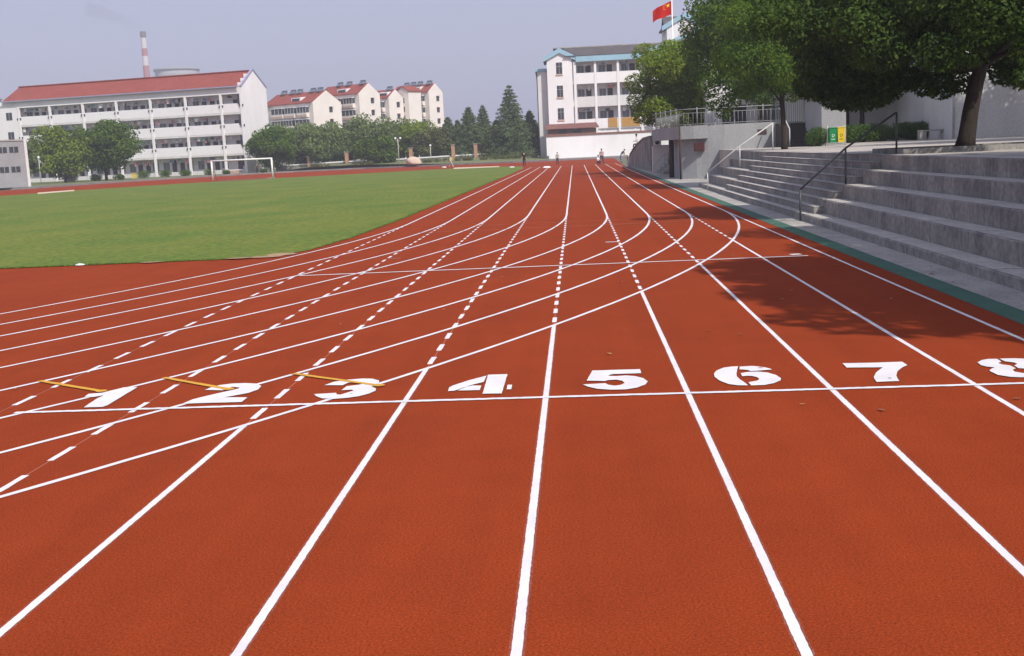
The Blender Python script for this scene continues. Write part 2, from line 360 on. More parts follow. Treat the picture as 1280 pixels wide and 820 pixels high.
# --- lane lines
LN = [(-5.33, .0024), (-4.006, 0), (-2.784, -.001), (-1.568, -.00026), (-.332, -.0001), (.881, .0009), (2.087, .0013), (3.276, .0011), (4.43, .0011)]
CV = [(51.8, 36.5), (53, 37), (53.4, 37.25), (56.6, 38), (52.3, 37), (51.5, 36.5), (51.7, 36.25), (53.8, 36.5), (54.1, 36.25)]
YEND = 134.0
LWD = .048
LWB = .058
def lane_x(k, y): return LN[k][0] + LN[k][1] * y
def arc(k):
    R, Yt = CV[k]; x0 = lane_x(k, Yt); cx = x0 - R
    return cx, Yt, R
cxG, ytG, RG = arc(8)
def frange(a, b, s):
    n = max(1, int((b - a) / s)); return [a + (b - a) * i / n for i in range(n + 1)]
for k in range(9):
    cx, Yt, R = arc(k)
    # far straight and bend: one continuous painted line
    ths = [-i * .006 for i in range(int(1.0 / .006))]
    bend = [(cx + R * math.cos(t), Yt + R * math.sin(t)) for t in ths]
    strip('bend_lane_line', [(lane_x(k, YEND - (YEND - Yt) * i / 24), YEND - (YEND - Yt) * i / 24) for i in range(24)] + bend, LWB, .0045, PAINT, track, .0035)
    # near straight: dashed between the bend and the outermost curve, solid nearer than that
    x = lane_x(k, 20)
    yx = ytG - math.sqrt(max(0, RG * RG - (x - cxG) ** 2)) if k < 8 else Yt
    strip('straight_lane_line', [(lane_x(k, y), y) for y in frange(-3, min(yx, 12), .03) + (frange(12.2, yx, .25) if yx > 12.5 else [])], LWD, .0022, PAINT, track, .0016)
    strip('paint_overspray', [(lane_x(k, y), y) for y in frange(-3, min(yx, 14), .5)], LWD * 1.5, .0012, SPRAY, track)
    if k < 8:
        strip('layout_chalk_line', [(lane_x(k, y), y) for y in frange(yx, Yt - 1, 2)], .008, .001, CHALK, track)
        y = yx + .25
        while y < Yt - 1.2:
            strip('lane_dash', [(lane_x(k, y + t * .41), y + t * .41) for t in (0, .25, .5, .75, 1)], LWD + .006, .0024, PAINT, track, .003)
            y += .80
# start line, cross lines, finish line and small marks
def px_line(name, a, b, w, z, m, n=40, rag=.003):
    A = gp(*a); B = gp(*b)
    return strip(name, [(A.x + (B.x - A.x) * i / n, A.y + (B.y - A.y) * i / n) for i in range(n + 1)], w, z, m, track, rag)
strip('start_line', [(x, 9.835 - .026 * x) for x in frange(-5.13, 4.45, .04)], .066, .0068, PAINT, track, .006)
strip('cross_line', [(x, 21.13 - .02 * x) for x in frange(-5.19, 4.11, .15)], .085, .0068, PAINT, track, .004)
strip('finish_line', [(x, 133.8) for x in frange(-5.0, 4.5, .5)], .12, .0068, PAINT, track)
strip('worn_cross_line', [(x, 31.6) for x in frange(-4.6, 3.0, .2)], .10, .0063, OCHRE, track, .02)
strip('worn_cross_line', [(x, 33.6) for x in frange(-3.6, 2.4, .2)], .06, .0063, OCHRE, track, .02)
px_line('short_mark', (757, 303), (773, 302.4), .12, .007, PAINT, 4)
px_line('short_mark', (988, 318.6), (1001, 317.8), .17, .007, PAINT, 4)
px_line('short_mark', (487, 323.5), (501, 323), .08, .007, CHALK, 4)
for a, b in (((50, 477), (127, 490)), ((205, 473), (286, 487.5)), ((367, 468), (474, 483))):
    px_line('yellow_mark', a, b, .062, .011, YELLOW, 20, .004)
    e = gp(*b); c = [(e.x + .055 * math.cos(t), e.y + .055 * math.sin(t)) for t in [k * math.pi / 6 for k in range(12)]]
    sheet('yellow_mark', c, .013, YELLOW, track)
# lane numbers, stencilled
DIG = [
 ((90, 465, 12.8), [[(190, 580), (490, 573), (560, 550), (1050, 255), (930, 258), (840, 258), (480, 345), (270, 362), (200, 410), (330, 415), (510, 385), (400, 440), (290, 510)]]),
 ((215, 465, 10.667), [[(440, 250), (520, 215), (640, 185), (800, 165), (980, 158), (1120, 165), (1195, 195), (1150, 245), (1020, 290), (860, 320), (700, 348), (1005, 350), (930, 412), (270, 430), (130, 438), (280, 375), (480, 325), (700, 275), (880, 235), (905, 218), (800, 208), (760, 240), (690, 255)]]),
 ((380, 462, 11.636), [[(300, 238), (430, 190), (620, 160), (850, 142), (1000, 145), (1090, 170), (1095, 200), (1040, 235), (975, 258), (1050, 285), (1040, 320), (950, 360), (800, 400), (620, 425), (420, 440), (260, 430), (180, 400), (145, 370), (465, 350), (480, 375), (600, 380), (700, 360), (735, 330), (700, 305), (545, 312), (620, 255), (800, 232), (870, 215), (800, 200), (650, 200), (560, 240)]]),
 ((550, 455, 12.8), [[(770, 185), (1080, 175), (985, 485), (680, 490)], [(745, 200), (700, 300), (480, 355), (240, 440), (130, 448), (145, 390), (200, 360), (460, 275)], [(280, 440), (420, 380), (520, 358), (665, 360), (635, 432)], [(1085, 345), (1155, 345), (1140, 418), (1065, 420)]]),
 ((720, 450, 12.8), [[(260, 182), (1025, 160), (1048, 225), (600, 238), (535, 250), (515, 268), (640, 272), (800, 260), (950, 272), (1080, 305), (1145, 355), (1110, 405), (980, 455), (800, 485), (560, 490), (340, 475), (190, 440), (110, 405), (470, 385), (520, 410), (620, 425), (720, 412), (780, 380), (740, 345), (640, 328), (520, 335), (460, 350), (170, 345)]]),
 ((885, 448, 12.8), [[(480, 140), (470, 185), (455, 250), (465, 310), (520, 355), (600, 410), (640, 445), (480, 445), (330, 425), (190, 370), (110, 310), (95, 260), (130, 210), (250, 160), (380, 143)], [(505, 145), (700, 135), (850, 145), (980, 172), (1025, 192), (860, 205), (680, 218), (640, 200), (560, 192), (505, 190)], [(520, 250), (640, 230), (800, 225), (950, 240), (1090, 280), (1165, 330), (1160, 365), (1060, 410), (900, 440), (690, 447), (645, 395), (700, 385), (790, 370), (825, 345), (790, 315), (700, 295), (620, 292), (545, 300)]]),
 ((1045, 443, 12.8), [[(100, 155), (640, 145), (1060, 130), (1110, 165), (1145, 185), (1060, 220), (985, 280), (965, 350), (985, 400), (1015, 440), (650, 455), (610, 400), (605, 370), (640, 310), (700, 255), (750, 220), (170, 225)]]),
 ((1200, 440, 16.0), [[(345, 225), (430, 180), (560, 155), (740, 155), (830, 212), (760, 238), (850, 268), (1000, 285), (1120, 345), (1050, 372), (1090, 410), (1250, 438), (1330, 440), (1400, 525), (1200, 525), (1000, 515), (760, 475), (620, 410), (590, 385), (640, 345), (700, 325), (540, 310), (420, 280)], [(790, 150), (1100, 142), (1350, 155), (1500, 190), (1540, 230), (1480, 270), (1380, 300), (1560, 340), (1620, 390), (1580, 440), (1500, 490), (1440, 522), (1370, 438), (1440, 415), (1450, 385), (1380, 355), (1170, 342), (1090, 288), (1150, 255), (1080, 225), (900, 205)]]),
]
for (ox, oy, sc), polys in DIG:
    vs = []; fs = []
    for poly in polys:
        g = [gp(ox + x / sc, oy + y / sc) for x, y in poly]
        pl = densify([(p.x, p.y) for p in g], .05, .002)
        tri = tessellate_polygon([[Vector((p[0], p[1], 0)) for p in pl]]); k = len(vs)
        vs += [(p[0], p[1], .0088) for p in pl]; fs += [tuple(i + k for i in t) for t in tri]
    me = bpy.data.meshes.new('lane_number'); me.from_pydata(vs, [], fs)
    bm = bmesh.new(); bm.from_mesh(me)
    for f in bm.faces:
        if f.normal.z < 0: f.normal_flip()
    bm.to_mesh(me); bm.free(); me.materials.append(PAINT); link(bpy.data.objects.new('lane_number', me), track)
# sand strips and bits of litter
for q in ([(567, 211.4), (624, 208.9), (624, 207.7), (567, 209.7)], [(47, 242.8), (93, 239), (93, 237.5), (47, 241)]):
    tag(sheet('sand_strip', [tuple(gp(*a).to_2d()) for a in q], .02, SAND), kind='structure')

# ------------------------------------------------------------------ right side: green strip, path, bleachers, terrace
add_drips(CONC)
def slab(name, x0, x1, y0, y1, z0, z1, m): return tag(box(name, None, m, x0, x1, y0, y1, z0, z1), kind='structure')
slab('green_strip', 4.785, 5.14, -20, 112, -.05, .006, GREEN)
slab('concrete_path', 5.14, 7.9, -20, 116, -.05, .008, CONCL)
BX = [5.72, 6.18, 6.66, 7.16, 7.62, 8.1]; BZ = [.17, .53, .88, 1.22, 1.572]
def step_block(x0, x1, L_, z1, seed):
    """one cast step with a slightly worn, chipped nosing"""
    r = random.Random(seed); n = max(2, int(L_ / .22)); mb = MB(); vs = []
    for i in range(n + 1):
        y = L_ * i / n; e = .012 + r.uniform(0, .012); d = r.uniform(-.004, .004)
        vs += [(d, y, 0), (d + r.uniform(-.003, .003), y, z1 - e), (d + e, y, z1 + r.uniform(-.003, .001)), (x1 - x0, y, z1), (x1 - x0, y, 0)]
    fs = []
    for i in range(n):
        a = 5 * i; b = a + 5
        for j in range(5): fs.append((a + j, a + (j + 1) % 5, b + (j + 1) % 5, b + j))
    fs += [(4, 3, 2, 1, 0), tuple(5 * n + j for j in range(5))]
    return mb.add(vs, fs)
def bleacher(y0, y1, label, seg=5.6):
    t = empty('concrete_bleacher', (BX[0], y0, 0), 0, label, 'bleacher')
    for i in range(5):
        y = y0; off = [0, 2.1, .8, 3.1, 1.5][i] - 5.6
        y = y0 + off if y0 < 10 else y0
        q = 0
        while y < y1 - .02:
            ye = min(y + seg, y1)
            ys = max(y, y0)
            step_block(BX[i], BX[i + 1] + (0 if i < 4 else .6), ye - ys - .012, BZ[i], i * 50 + q).build('step_block', CONC, t, (BX[i] - BX[0], ys - y0, 0))
            box('lit_tread', t, TREAD_LIT, BX[i] - BX[0] + .035, BX[i + 1] - BX[0] - .006, ys - y0 + .03, ye - y0 - .04, BZ[i] + .002, BZ[i] + .009)  # thin pale slab added so the tread looks lit, not a real layer
            y = ye; q += 1
    return t
bleacher(-6, 29.7, 'near flight of five deep grey concrete seating steps at right')
bleacher(47.0, 55.0, 'short far block of deep concrete seating steps against the podium wall')
t = empty('concrete_stairway', (5.72, 29.71, 0), 0, 'wide shallow concrete stairway between the two handrails', 'stairs')
for i in range(9):
    step_block(0, .236 if i < 8 else .6, 17.27, .1747 * (i + 1), 900 + i).build('step', CONC, t, (.2355 * i, 0, 0))
    box('lit_step_nosing', t, TREAD_LIT, -.008 + .2355 * i, .225 + .2355 * i, .02, 17.2, .1747 * (i + 1) + .002, .1747 * (i + 1) + .012)  # pale slab over nosing and tread, sunlit tone put into its colour
slab('terrace', 8.12, 60, -20, 88, -.05, 1.572, PAVE)
# handrails
def handrail(y, pts, m, label, r=.026):
    t = empty('handrail', (pts[0][0], y, 0), 0, label, 'handrail')
    x0 = pts[0][0]
    MB().tube([(x - x0, 0, zt) for x, zb, zt in pts], r, 8).build('rail', m, t, smooth=True)
    for x, zb, zt in pts: MB().tube([(x - x0, 0, zb), (x - x0, 0, zt)], r * .95, 8).build('post', m, t, smooth=True)
handrail(29.72, [(5.62, .01, .80), (6.75, .88, 1.78), (8.0, 1.572, 2.60)], STEELD, 'dark steel handrail dividing the deep steps from the wide stairway')
handrail(50.7, [(5.66, .01, .76), (7.05, .88, 1.82), (8.45, 1.572, 2.72)], STEELL, 'pale steel handrail on the far concrete steps', .028)
# planter round the near tree
pl = empty('tree_planter', (10.6, 30.6, 1.572), 0, 'low concrete kerb planter of bare soil around the leaning tree trunk', 'planter')
mb = MB().box(-2.6, 4.2, -1.5, -1.35, 0, .13).box(-2.6, 4.2, 1.35, 1.5, 0, .13).box(-2.6, -2.45, -1.35, 1.35, 0, .13).box(4.05, 4.2, -1.35, 1.35, 0, .13)
mb.build('kerb_edge', CONC, pl)
MB().box(-2.44, 4.04, -1.34, 1.34, 0, .09).build('soil', mat('planter_soil', (.09, .065, .05), .95, .3, 3, .2, 20, .5, 30), pl)

# ------------------------------------------------------------------ trees
def foliage_mesh(name, clumps, n, size, m, seed, aspect=.55, droop=0.0, inner=.25):
    rs = np.random.RandomState(seed)
    C = np.array([c[0] for c in clumps], float); Rr = np.array([c[1] for c in clumps], float)
    w = (Rr[:, 0] * Rr[:, 1] + Rr[:, 0] * Rr[:, 2] + Rr[:, 1] * Rr[:, 2]); w /= w.sum()
    idx = rs.choice(len(C), n, p=w)
    d = rs.randn(n, 3); d /= np.linalg.norm(d, axis=1)[:, None]
    rad = np.where(rs.rand(n) < inner, rs.rand(n) ** .5, .80 + .28 * rs.rand(n))
    P = C[idx] + d * Rr[idx] * rad[:, None]
    nrm = d * .7 + rs.randn(n, 3) * .55 + np.array([0, 0, .45]); nrm /= np.linalg.norm(nrm, axis=1)[:, None]
    a = np.cross(nrm, rs.randn(n, 3) + np.array([0, 0, -droop * 3])); a /= np.linalg.norm(a, axis=1)[:, None]
    if droop > 0:
        a = a * (1 - droop) + np.array([0, 0, -1.0]) * droop; a /= np.linalg.norm(a, axis=1)[:, None]
    b = np.cross(nrm, a); b /= np.linalg.norm(b, axis=1)[:, None] + 1e-9
    s = size * (.65 + .7 * rs.rand(n))[:, None]
    V = np.zeros((n, 4, 3)); V[:, 0] = P - a * s * .5; V[:, 2] = P + a * s * .5 - np.array([0, 0, 1]) * s * .12
    V[:, 1] = P + b * s * aspect * .5 + nrm * s * .08; V[:, 3] = P - b * s * aspect * .5 + nrm * s * .08
    me = bpy.data.meshes.new(name); me.vertices.add(n * 4); me.vertices.foreach_set('co', V.ravel())
    me.loops.add(n * 4); me.loops.foreach_set('vertex_index', np.arange(n * 4)); me.polygons.add(n); me.polygons.foreach_set('loop_start', np.arange(n) * 4)
    me.update(calc_edges=True); me.materials.append(m); return me
def crown_clumps(cen, rad, n, cr, seed, flat=.75, lo=-1.0):
    """clumps scattered over and through an ellipsoidal crown with an uneven outline"""
    r = random.Random(seed); out = []
    for i in range(n):
        while True:
            v = Vector((r.gauss(0, 1), r.gauss(0, 1), r.gauss(0, 1))).normalized()
            if v.z > lo: break
        k = r.uniform(.55, 1.0) if i % 3 else r.uniform(.1, .6)
        k *= 1 + .22 * noise.noise((v.x * 1.7 + seed, v.y * 1.7, v.z * 1.7))
        q = cr * r.uniform(.65, 1.3)
        out.append(((cen[0] + v.x * rad[0] * k, cen[1] + v.y * rad[1] * k, cen[2] + v.z * rad[2] * k), (q, q, q * flat)))
    return out
def tree(name, loc, label, crown_cen, crown_rad, n_cl, cl_r, leaves, leaf, m, seed, trunk_r=.2, trunk_h=2.5, lean=(0, 0), group=None, bark=None,
         flat=.75, extra=(), limbs=5, droop=0.0, inner=.25, fork=None, lo=-1.0):
    t = empty(name, loc, 0, label, 'tree', group); r = random.Random(seed)
    bark = bark or BARK; L_ = lean
    top = Vector((L_[0], L_[1], trunk_h))
    pts = [Vector((0, 0, -.05)), Vector((L_[0] * .12, L_[1] * .12, trunk_h * .12)), Vector((L_[0] * .3, L_[1] * .3, trunk_h * .4)), Vector((L_[0] * .62, L_[1] * .62, trunk_h * .75)), top,
           Vector((crown_cen[0] * .8 + L_[0] * .2, crown_cen[1] * .8, (trunk_h + crown_cen[2]) / 2 + .3)), Vector((crown_cen[0], crown_cen[1], crown_cen[2] + crown_rad[2] * .3))]
    MB().tube(pts, [trunk_r * k for k in (1.35, 1.08, .98, .92, .85, .55, .2)], 10).build('trunk', bark, t, smooth=True)
    cl = crown_clumps(crown_cen, crown_rad, n_cl, cl_r, seed, flat, lo) + list(extra)
    tg = r.sample(cl, min(limbs, len(cl)))
    for c, q in tg:
        c = Vector(c); a = top * r.uniform(.85, 1.0) if c.z > top.z * .9 else top * .9
        mid = a.lerp(c, .5) + Vector((r.uniform(-.2, .2), r.uniform(-.2, .2), r.uniform(.0, .35)))
        MB().tube([a, a.lerp(mid, .5), mid, c], [trunk_r * k for k in (.5, .4, .28, .1)], 6).build('limb', bark, t, smooth=True)
    me = foliage_mesh('crown', cl, leaves, leaf, m, seed, droop=droop, inner=inner)
    link(bpy.data.objects.new('crown', me), t)
    return t
ZT = 1.572
G1 = 'broadleaf trees along the terrace'
# low boughs of the leaning tree
T1X = []
for px, py, q in ((1008, 108, .42), (1022, 112, .4), (1040, 122, .42), (1058, 124, .42), (1078, 122, .42), (1096, 118, .4), (1112, 108, .4), (1012, 80, .5), (1035, 92, .5), (1060, 98, .5), (1085, 92, .5), (1105, 80, .5), (1020, 50, .55), (1050, 62, .55), (1085, 60, .55), (1150, 106, .4), (1172, 110, .38), (1192, 104, .36), (1130, 98, .4), (1010, 30, .5), (1040, 28, .6), (1075, 30, .6), (1250, 92, .42), (1270, 96, .42), (1262, 70, .5)):
    for dy in (.5, 2.2):
        v = aY(px, py, 31.0 + dy); T1X.append(((v.x - 9.95, dy, v.z - 1.652), (q, q, q * .8)))
T2X = []
for px, py, q in ((893, 128, .45), (905, 140, .38), (915, 126, .42), (886, 110, .5), (930, 112, .45), (990, 118, .4), (975, 108, .45)):
    v = aY(px, py, 52.6); T2X.append(((v.x - 9.35, -.4, v.z - ZT), (q, q, q * .85)))
# near trees on the terrace (the first stands right of the frame and shades the track)
tree('broadleaf_tree', (12.1, 11.2, ZT), 'dense tree on the terrace nearest the start line, casting shade on lane eight', (-.5, .2, 5.5), (5.0, 5.2, 3.2), 120, 1.3, 60000, .38, LEAF['dark'], 21, .22, 2.4, group=G1)
tree('broadleaf_tree', (11.4, 19.4, ZT), 'dense dark tree on the terrace at the right edge of the picture', (-.3, 0, 4.3), (3.9, 3.9, 2.6), 66, .9, 52000, .14, LEAF['dark'], 22, .22, 2.2, group=G1)
tree('broadleaf_tree', (9.95, 30.6, ZT + .08), 'big dark tree with leaning trunk in the planter on the terrace', (-.2, 0, 3.35), (4.5, 3.9, 2.3), 84, .74, 110000, .115, LEAF['dark'], 23, .2, 2.2, (.45, 0), G1, limbs=9, extra=T1X, lo=-.55)
tree('broadleaf_tree', (9.35, 53.0, ZT), 'tree with thin dark trunk at the head of the far steps', (-.45, 0, 4.3), (2.6, 2.8, 3.3), 60, .82, 60000, .13, LEAF['mid'], 24, .12, 2.3, (-.1, 0), G1, lo=-.5, extra=T2X)
tree('broadleaf_tree', (8.6, 84, .0), 'pale green bushy tree behind the podium railing', (-.9, 0, 6.0), (3.5, 3.0, 3.9), 74, .95, 54000, .18, LEAF['light'], 25, .14, 2.6, group=G1)
tree('broadleaf_tree', (18.3, 76, ZT), 'very dark dense tree behind the hedge near the litter bins', (-.8, 0, 6.2), (4.0, 3.6, 4.6), 130, 1.0, 52000, .22, LEAF['dark'], 26, .16, 2.4, group=G1)
tree('broadleaf_tree', (11.6, 74, 2.8), 'tall green tree behind the dark upper stair', (-.8, 0, 5.3), (3.6, 3.2, 4.0), 120, .95, 42000, .2, LEAF['mid'], 27, .16, 2.6, group=G1)
tree('broadleaf_tree', (28.5, 58, ZT), 'tall tree right of the frame shading the white annexe', (-.8, 0, 7.0), (6.6, 5.2, 4.8), 140, 1.4, 52000, .26, LEAF['dark'], 28, .2, 2.8, group=G1)
tree('broadleaf_tree', (22.0, 46, ZT), 'tree on the terrace whose crown fills the upper right corner', (-.5, 0, 7.0), (5.0, 4.6, 3.9), 120, 1.2, 40000, .24, LEAF['dark'], 29, .2, 3.4, group=G1)

# ------------------------------------------------------------------ podium, upper stair, back of the terrace
pod = empty('viewing_podium', (6.0, 66.5, 0), 0, 'grey rendered viewing podium with projecting balcony and railing', 'podium')
def PP(x, y): return (x - 6.0, y - 66.5)
wallp = [PP(6.1, 67.4), PP(6.9, 66.9), PP(7.5, 66.7), PP(7.5, 76), PP(6.1, 76)]
MB().prism(wallp, 'z', 0, 2.24).build('wall', PLASTER, pod)
MB().prism([PP(7.503, 66.7), PP(8.4, 66.5), PP(11.6, 66.5), PP(11.6, 76), PP(7.503, 76)], 'z', 0, 2.975).build('wall', PLASTER, pod)
fas = [PP(5.15, 75), PP(5.9, 66.9), PP(6.7, 66.58), PP(7.5, 66.45), PP(7.5, 78), PP(5.15, 78)]
MB().prism(fas, 'z', 2.245, 2.98).build('balcony_slab', PLASTER, pod)
MB().box(1.503, 5.6, 9.5, 11.5, 2.25, 2.97).build('balcony_slab', PLASTER, pod)
MB().tube([(5.8 - 6, 71 - 66.5, 0), (5.8 - 6, 71 - 66.5, 2.25)], .15, 12).build('column', RUSTY, pod, smooth=True)
MB().tube([(-.06, .26, .0), (-.06, .26, 3.0)], .05, 8).build('drain_pipe', RUSTY, pod, smooth=True)
vent = box('grille_window', pod, MAROON, .72, 1.3, .08, .3, 1.55, 2.02)
for i in range(6): box('grille_bar', vent, RUSTY, -.27 + i * .09, -.255 + i * .09, -.13, -.108, 0, .46)
box('vent_opening', pod, DOOR, 4.25, 4.75, -.02, .1, 2.3, 2.6)
# railing round the balcony
rp = [PP(5.2, 78), PP(5.2, 75), PP(5.95, 66.98), PP(6.7, 66.66), PP(7.6, 66.6), PP(11.5, 66.6)]
rl = empty('balcony_railing', (6.0, 66.5, 2.98), 0, 'grey steel railing with thin balusters on top of the podium', 'railing')
for z in (.92, .70, .08): MB().tube([(x, y, z) for x, y in rp], .03 if z > .9 else .018, 6).build('rail', STEELG, rl, smooth=True)
def along(pts, step):
    out = []
    for a, b in zip(pts, pts[1:]):
        l = math.hypot(b[0] - a[0], b[1] - a[1]); n = max(1, int(l / step))
        out += [(a[0] + (b[0] - a[0]) * i / n, a[1] + (b[1] - a[1]) * i / n) for i in range(n)]
    return out + [pts[-1]]
bme = MB().tube([(0, 0, 0), (0, 0, .70)], .012, 5).mesh('baluster', STEELG, True); pme = MB().tube([(0, 0, 0), (0, 0, 1.02)], .032, 6).mesh('post', STEELG, True)
for i, (x, y) in enumerate(along(rp[1:], .22)):
    o = bpy.data.objects.new('post' if i % 8 == 0 else 'baluster', pme if i % 8 == 0 else bme); o.location = (x, y, 0); link(o, rl)
# dark upper stair beside the podium
us = empty('upper_stairway', (12.0, 62.5, ZT), 0, 'dark narrow stairway climbing beside the podium', 'stairs')
for i in range(8): box('step', us, mat('dark_stone', (.075, .065, .06), .9, .2, 1, .1, 10), -.75, .75, i * .4, (i + 1) * .4 if i < 7 else 5, 0, .16 * (i + 1))
for sx in (-.7, .7):
    MB().tube([(sx, 0, .95), (sx, 2.9, .95 + 1.15)], .035, 6).build('rail', STEELL, us, smooth=True)
    MB().tube([(sx, 0, 0), (sx, 0, .95)], .03, 6).build('post', STEELL, us, smooth=True)
gt = empty('steel_gate', (12.0, 66.4, 2.86), 0, 'grey barred steel gate at the head of the dark stairway', 'gate')
box('frame', gt, STEELD, -.75, .75, 0, .05, 1.25, 1.31); box('frame', gt, STEELD, -.75, .75, 0, .05, .02, .07)
for i in range(13): box('bar', gt, mat('gate_grey', (.16, .18, .2), .5, .1, 2), -.74 + i * .119, -.71 + i * .119, .01, .04, .07, 1.25)
gp_ = empty('grey_pillar_wall', (13.15, 60.5, ZT), 0, 'plain grey rendered pier between the dark stairway and the hedge', 'wall')
MB().box(-.6, .62, 0, 4.2, 0, 2.35).build('pier', PLASTER, gp_); box('coping', gp_, CONC, -.66, .68, -.06, 4.26, 2.353, 2.43)
# litter bins
lb = empty('litter_bins', (12.82, 58.4, ZT), math.radians(4), 'pair of green and yellow litter bins hung on a steel frame', 'litter bin')
for sx in (-.42, .42): MB().tube([(sx, 0, 0), (sx, 0, .98)], .022, 8).build('post', STEELL, lb, smooth=True)
MB().tube([(-.42, 0, .9), (.42, 0, .9)], .016, 6).build('crossbar', STEELL, lb, smooth=True)
MB().tube([(-.42, 0, .1), (.42, 0, .1)], .016, 6).build('crossbar', STEELL, lb, smooth=True)
for sx, mm, nm in ((-.2, mat('green_bin_plastic', (.01, .22, .07), .4, .1, 3), 'green_bin'), (.2, mat('yellow_bin_plastic', (.68, .48, .02), .4, .1, 3), 'yellow_bin')):
    b = MB().prism([(-.155, .16), (.155, .16), (.185, .86), (-.185, .86)], 'y', -.16, .16).build(nm, mm, lb, (sx, 0, 0))
    box('lid', b, mm, -.19, .19, -.18, .18, .862, .9)
    # white recycling arrows emblem and a line of small characters under it
    e = MB()
    for k in range(3):
        a0 = math.radians(90 + 120 * k)
        p = [(.075 * math.cos(a0 + t), .075 * math.sin(a0 + t)) for t in (0, .5, 1.0, 1.45)]
        q = [(.045 * math.cos(a0 + t), .045 * math.sin(a0 + t)) for t in (1.45, 1.0, .5, 0)]
        e.prism([(x, z + .5) for x, z in p + q], 'y', -.172, -.164)
    e.build('recycling_emblem', WHITEM if nm == 'green_bin' else mat('dark_print', (.12, .1, .02), .6, 0), b)
    e2 = MB()
    for k in range(4): e2.box(-.09 + k * .048, -.055 + k * .048, -.172, -.164, .3, .335)
    e2.build('lettering', WHITEM if nm == 'green_bin' else MATS['dark_print'], b)
# hedges and round shrub
def hedge(name, c, size, n, leaf, seed, label, group=None, m=None, cat='hedge'):
    t = empty(name, c, 0, label, cat, group)
    r = random.Random(seed); cl = []
    k = max(8, int(size[0] * 8))
    for i in range(k):
        q = size[2] * r.uniform(.35, .55)
        cl.append(((r.uniform(-.5, .5) * (size[0] - q), r.uniform(-.4, .4) * max(.05, size[1] - q), r.uniform(q * .8, max(q * .85, size[2] - q * .9))), (q, q, q * .9)))
    link(bpy.data.objects.new('foliage', foliage_mesh('foliage', cl, n, leaf, m or HEDGE, seed, inner=.35)), t)
    for i in range(3): MB().tube([(size[0] * (i - 1) * .3, 0, 0), (size[0] * (i - 1) * .3, 0, size[2] * .55)], .02, 5).build('stem', BARK, t)
    return t
hedge('hedge', (17.9, 71.0, ZT), (8.6, 1.3, 1.1), 30000, .1, 31, 'clipped dark green hedge in front of the maroon doors')
hedge('round_shrub', (12.2, 59.4, ZT), (1.0, .9, 1.0), 4000, .07, 32, 'round clipped shrub beside the green litter bin', cat='shrub')
bn = empty('stone_bench', (20.6, 68.2, ZT), 0, 'low concrete bench at the right end of the hedge', 'bench')
box('seat', bn, CONCL, -1.0, .85, -.25, .25, .48, .56); box('leg', bn, CONCL, -1.0, -.62, -.22, .22, 0, .478); box('leg', bn, CONC, .5, .85, -.22, .22, 0, .478)
# white building behind right
wb = empty('white_annexe', (21.0, 66.5, ZT), math.radians(3), 'plain white rendered annexe behind the leaning tree', 'building')
MB().box(0, 5.2, 0, 12, 0, 6.5).build('wall', WHITEG, wb)
MB().box(5.75, 14, .1, 12, 0, 6.5).build('wall', WHITEG, wb)
MB().box(5.205, 5.745, .6, 12, 0, 6.5).build('door_recess', MAROON, wb)
MB().box(4.25, 5.195, -.05, -.003, 0, 6.4).build('render_panel', WHITEW, wb)
MB().tube([(5.95, .0, 0), (5.95, .0, 6.3)], .07, 8).build('downpipe', STEELL, wb, smooth=True)
box('pipe_shoe', wb, CONCL, 5.78, 6.12, -.2, .08, 0, .42)
MB().tube([(-.02, -.06, 0), (-.02, -.06, 6.3)], .07, 8).build('downpipe', STEELL, wb, smooth=True)
box('roof_slab', wb, CONC, -.3, 14.3, -.4, 12.2, 6.503, 6.7)
cb = empty('classroom_block', (9.0, 80, ZT), 0, 'long white classroom block with maroon doors behind the hedge', 'building')
MB().box(0, 21, 0, 10, 0, 7.0).build('wall', WHITEW, cb)
for x0, x1 in ((7.0, 8.0), (8.75, 9.4), (12.2, 14.1), (16.5, 18)):
    d = box('door', cb, MAROON, x0, x1, -.06, -.004, 0, 2.5); box('frame', d, WHITEM, -(x1 - x0) / 2 - .06, (x1 - x0) / 2 + .06, -.05, .02, 2.503, 2.6)
for x0, x1 in ((1.0, 2.6), (3.4, 5.0)):
    w_ = box('window', cb, GLASS, x0, x1, -.05, -.004, 1.1, 2.8); box('frame', w_, WHITEM, -.04, .04, -.06, -.03, 0, 1.7)
box('roof_slab', cb, CONC, -.4, 21.4, -.6, 10.2, 7.003, 7.25)
box('plinth', cb, PINKW, -.03, 21.03, -.09, -.062, 0, .3)

# stair beyond the podium, flank wall
fs_ = empty('side_stairway', (5.9, 79, 0), 0, 'narrow concrete stair with pale handrails just beyond the podium', 'stairs')
for i in range(9): step_block(0, .3 if i < 8 else 2.5, 7, .1747 * (i + 1), 700 + i).build('step', CONC, fs_, (.3 * i, 0, 0))
for y in (.3, 6.6):
    MB().tube([(-.2, y, .02), (-.2, y, .5), (.3, y, 1.05), (2.4, y, 2.45)], .035, 6).build('rail', STEELL, fs_, smooth=True)
    for x, zb, zt in ((.6, .5, 1.25), (1.5, 1.05, 1.85), (2.4, 1.57, 2.45)): MB().tube([(x, y, zb), (x, y, zt)], .03, 6).build('post', STEELL, fs_, smooth=True)
ac = empty('air_conditioner', (6.05, 86.6, 1.9), 0, 'small white air conditioner box on the cream block behind the side stair', 'air conditioner')
MB().box(-.28, .28, -.25, 0, 0, .5).build('casing', WHITEM, ac); MB().lathe([(.001, 0), (.16, 0), (.16, .02), (.001, .02)], 14).build('fan_grille', STEELD, ac).rotation_euler = (math.pi / 2, 0, 0)
ac.children[1].location = (0, -.255, .25)
bk = empty('cream_plinth', (6.2, 86.6, 0), 0, 'small cream rendered block beside the side stair', 'wall')
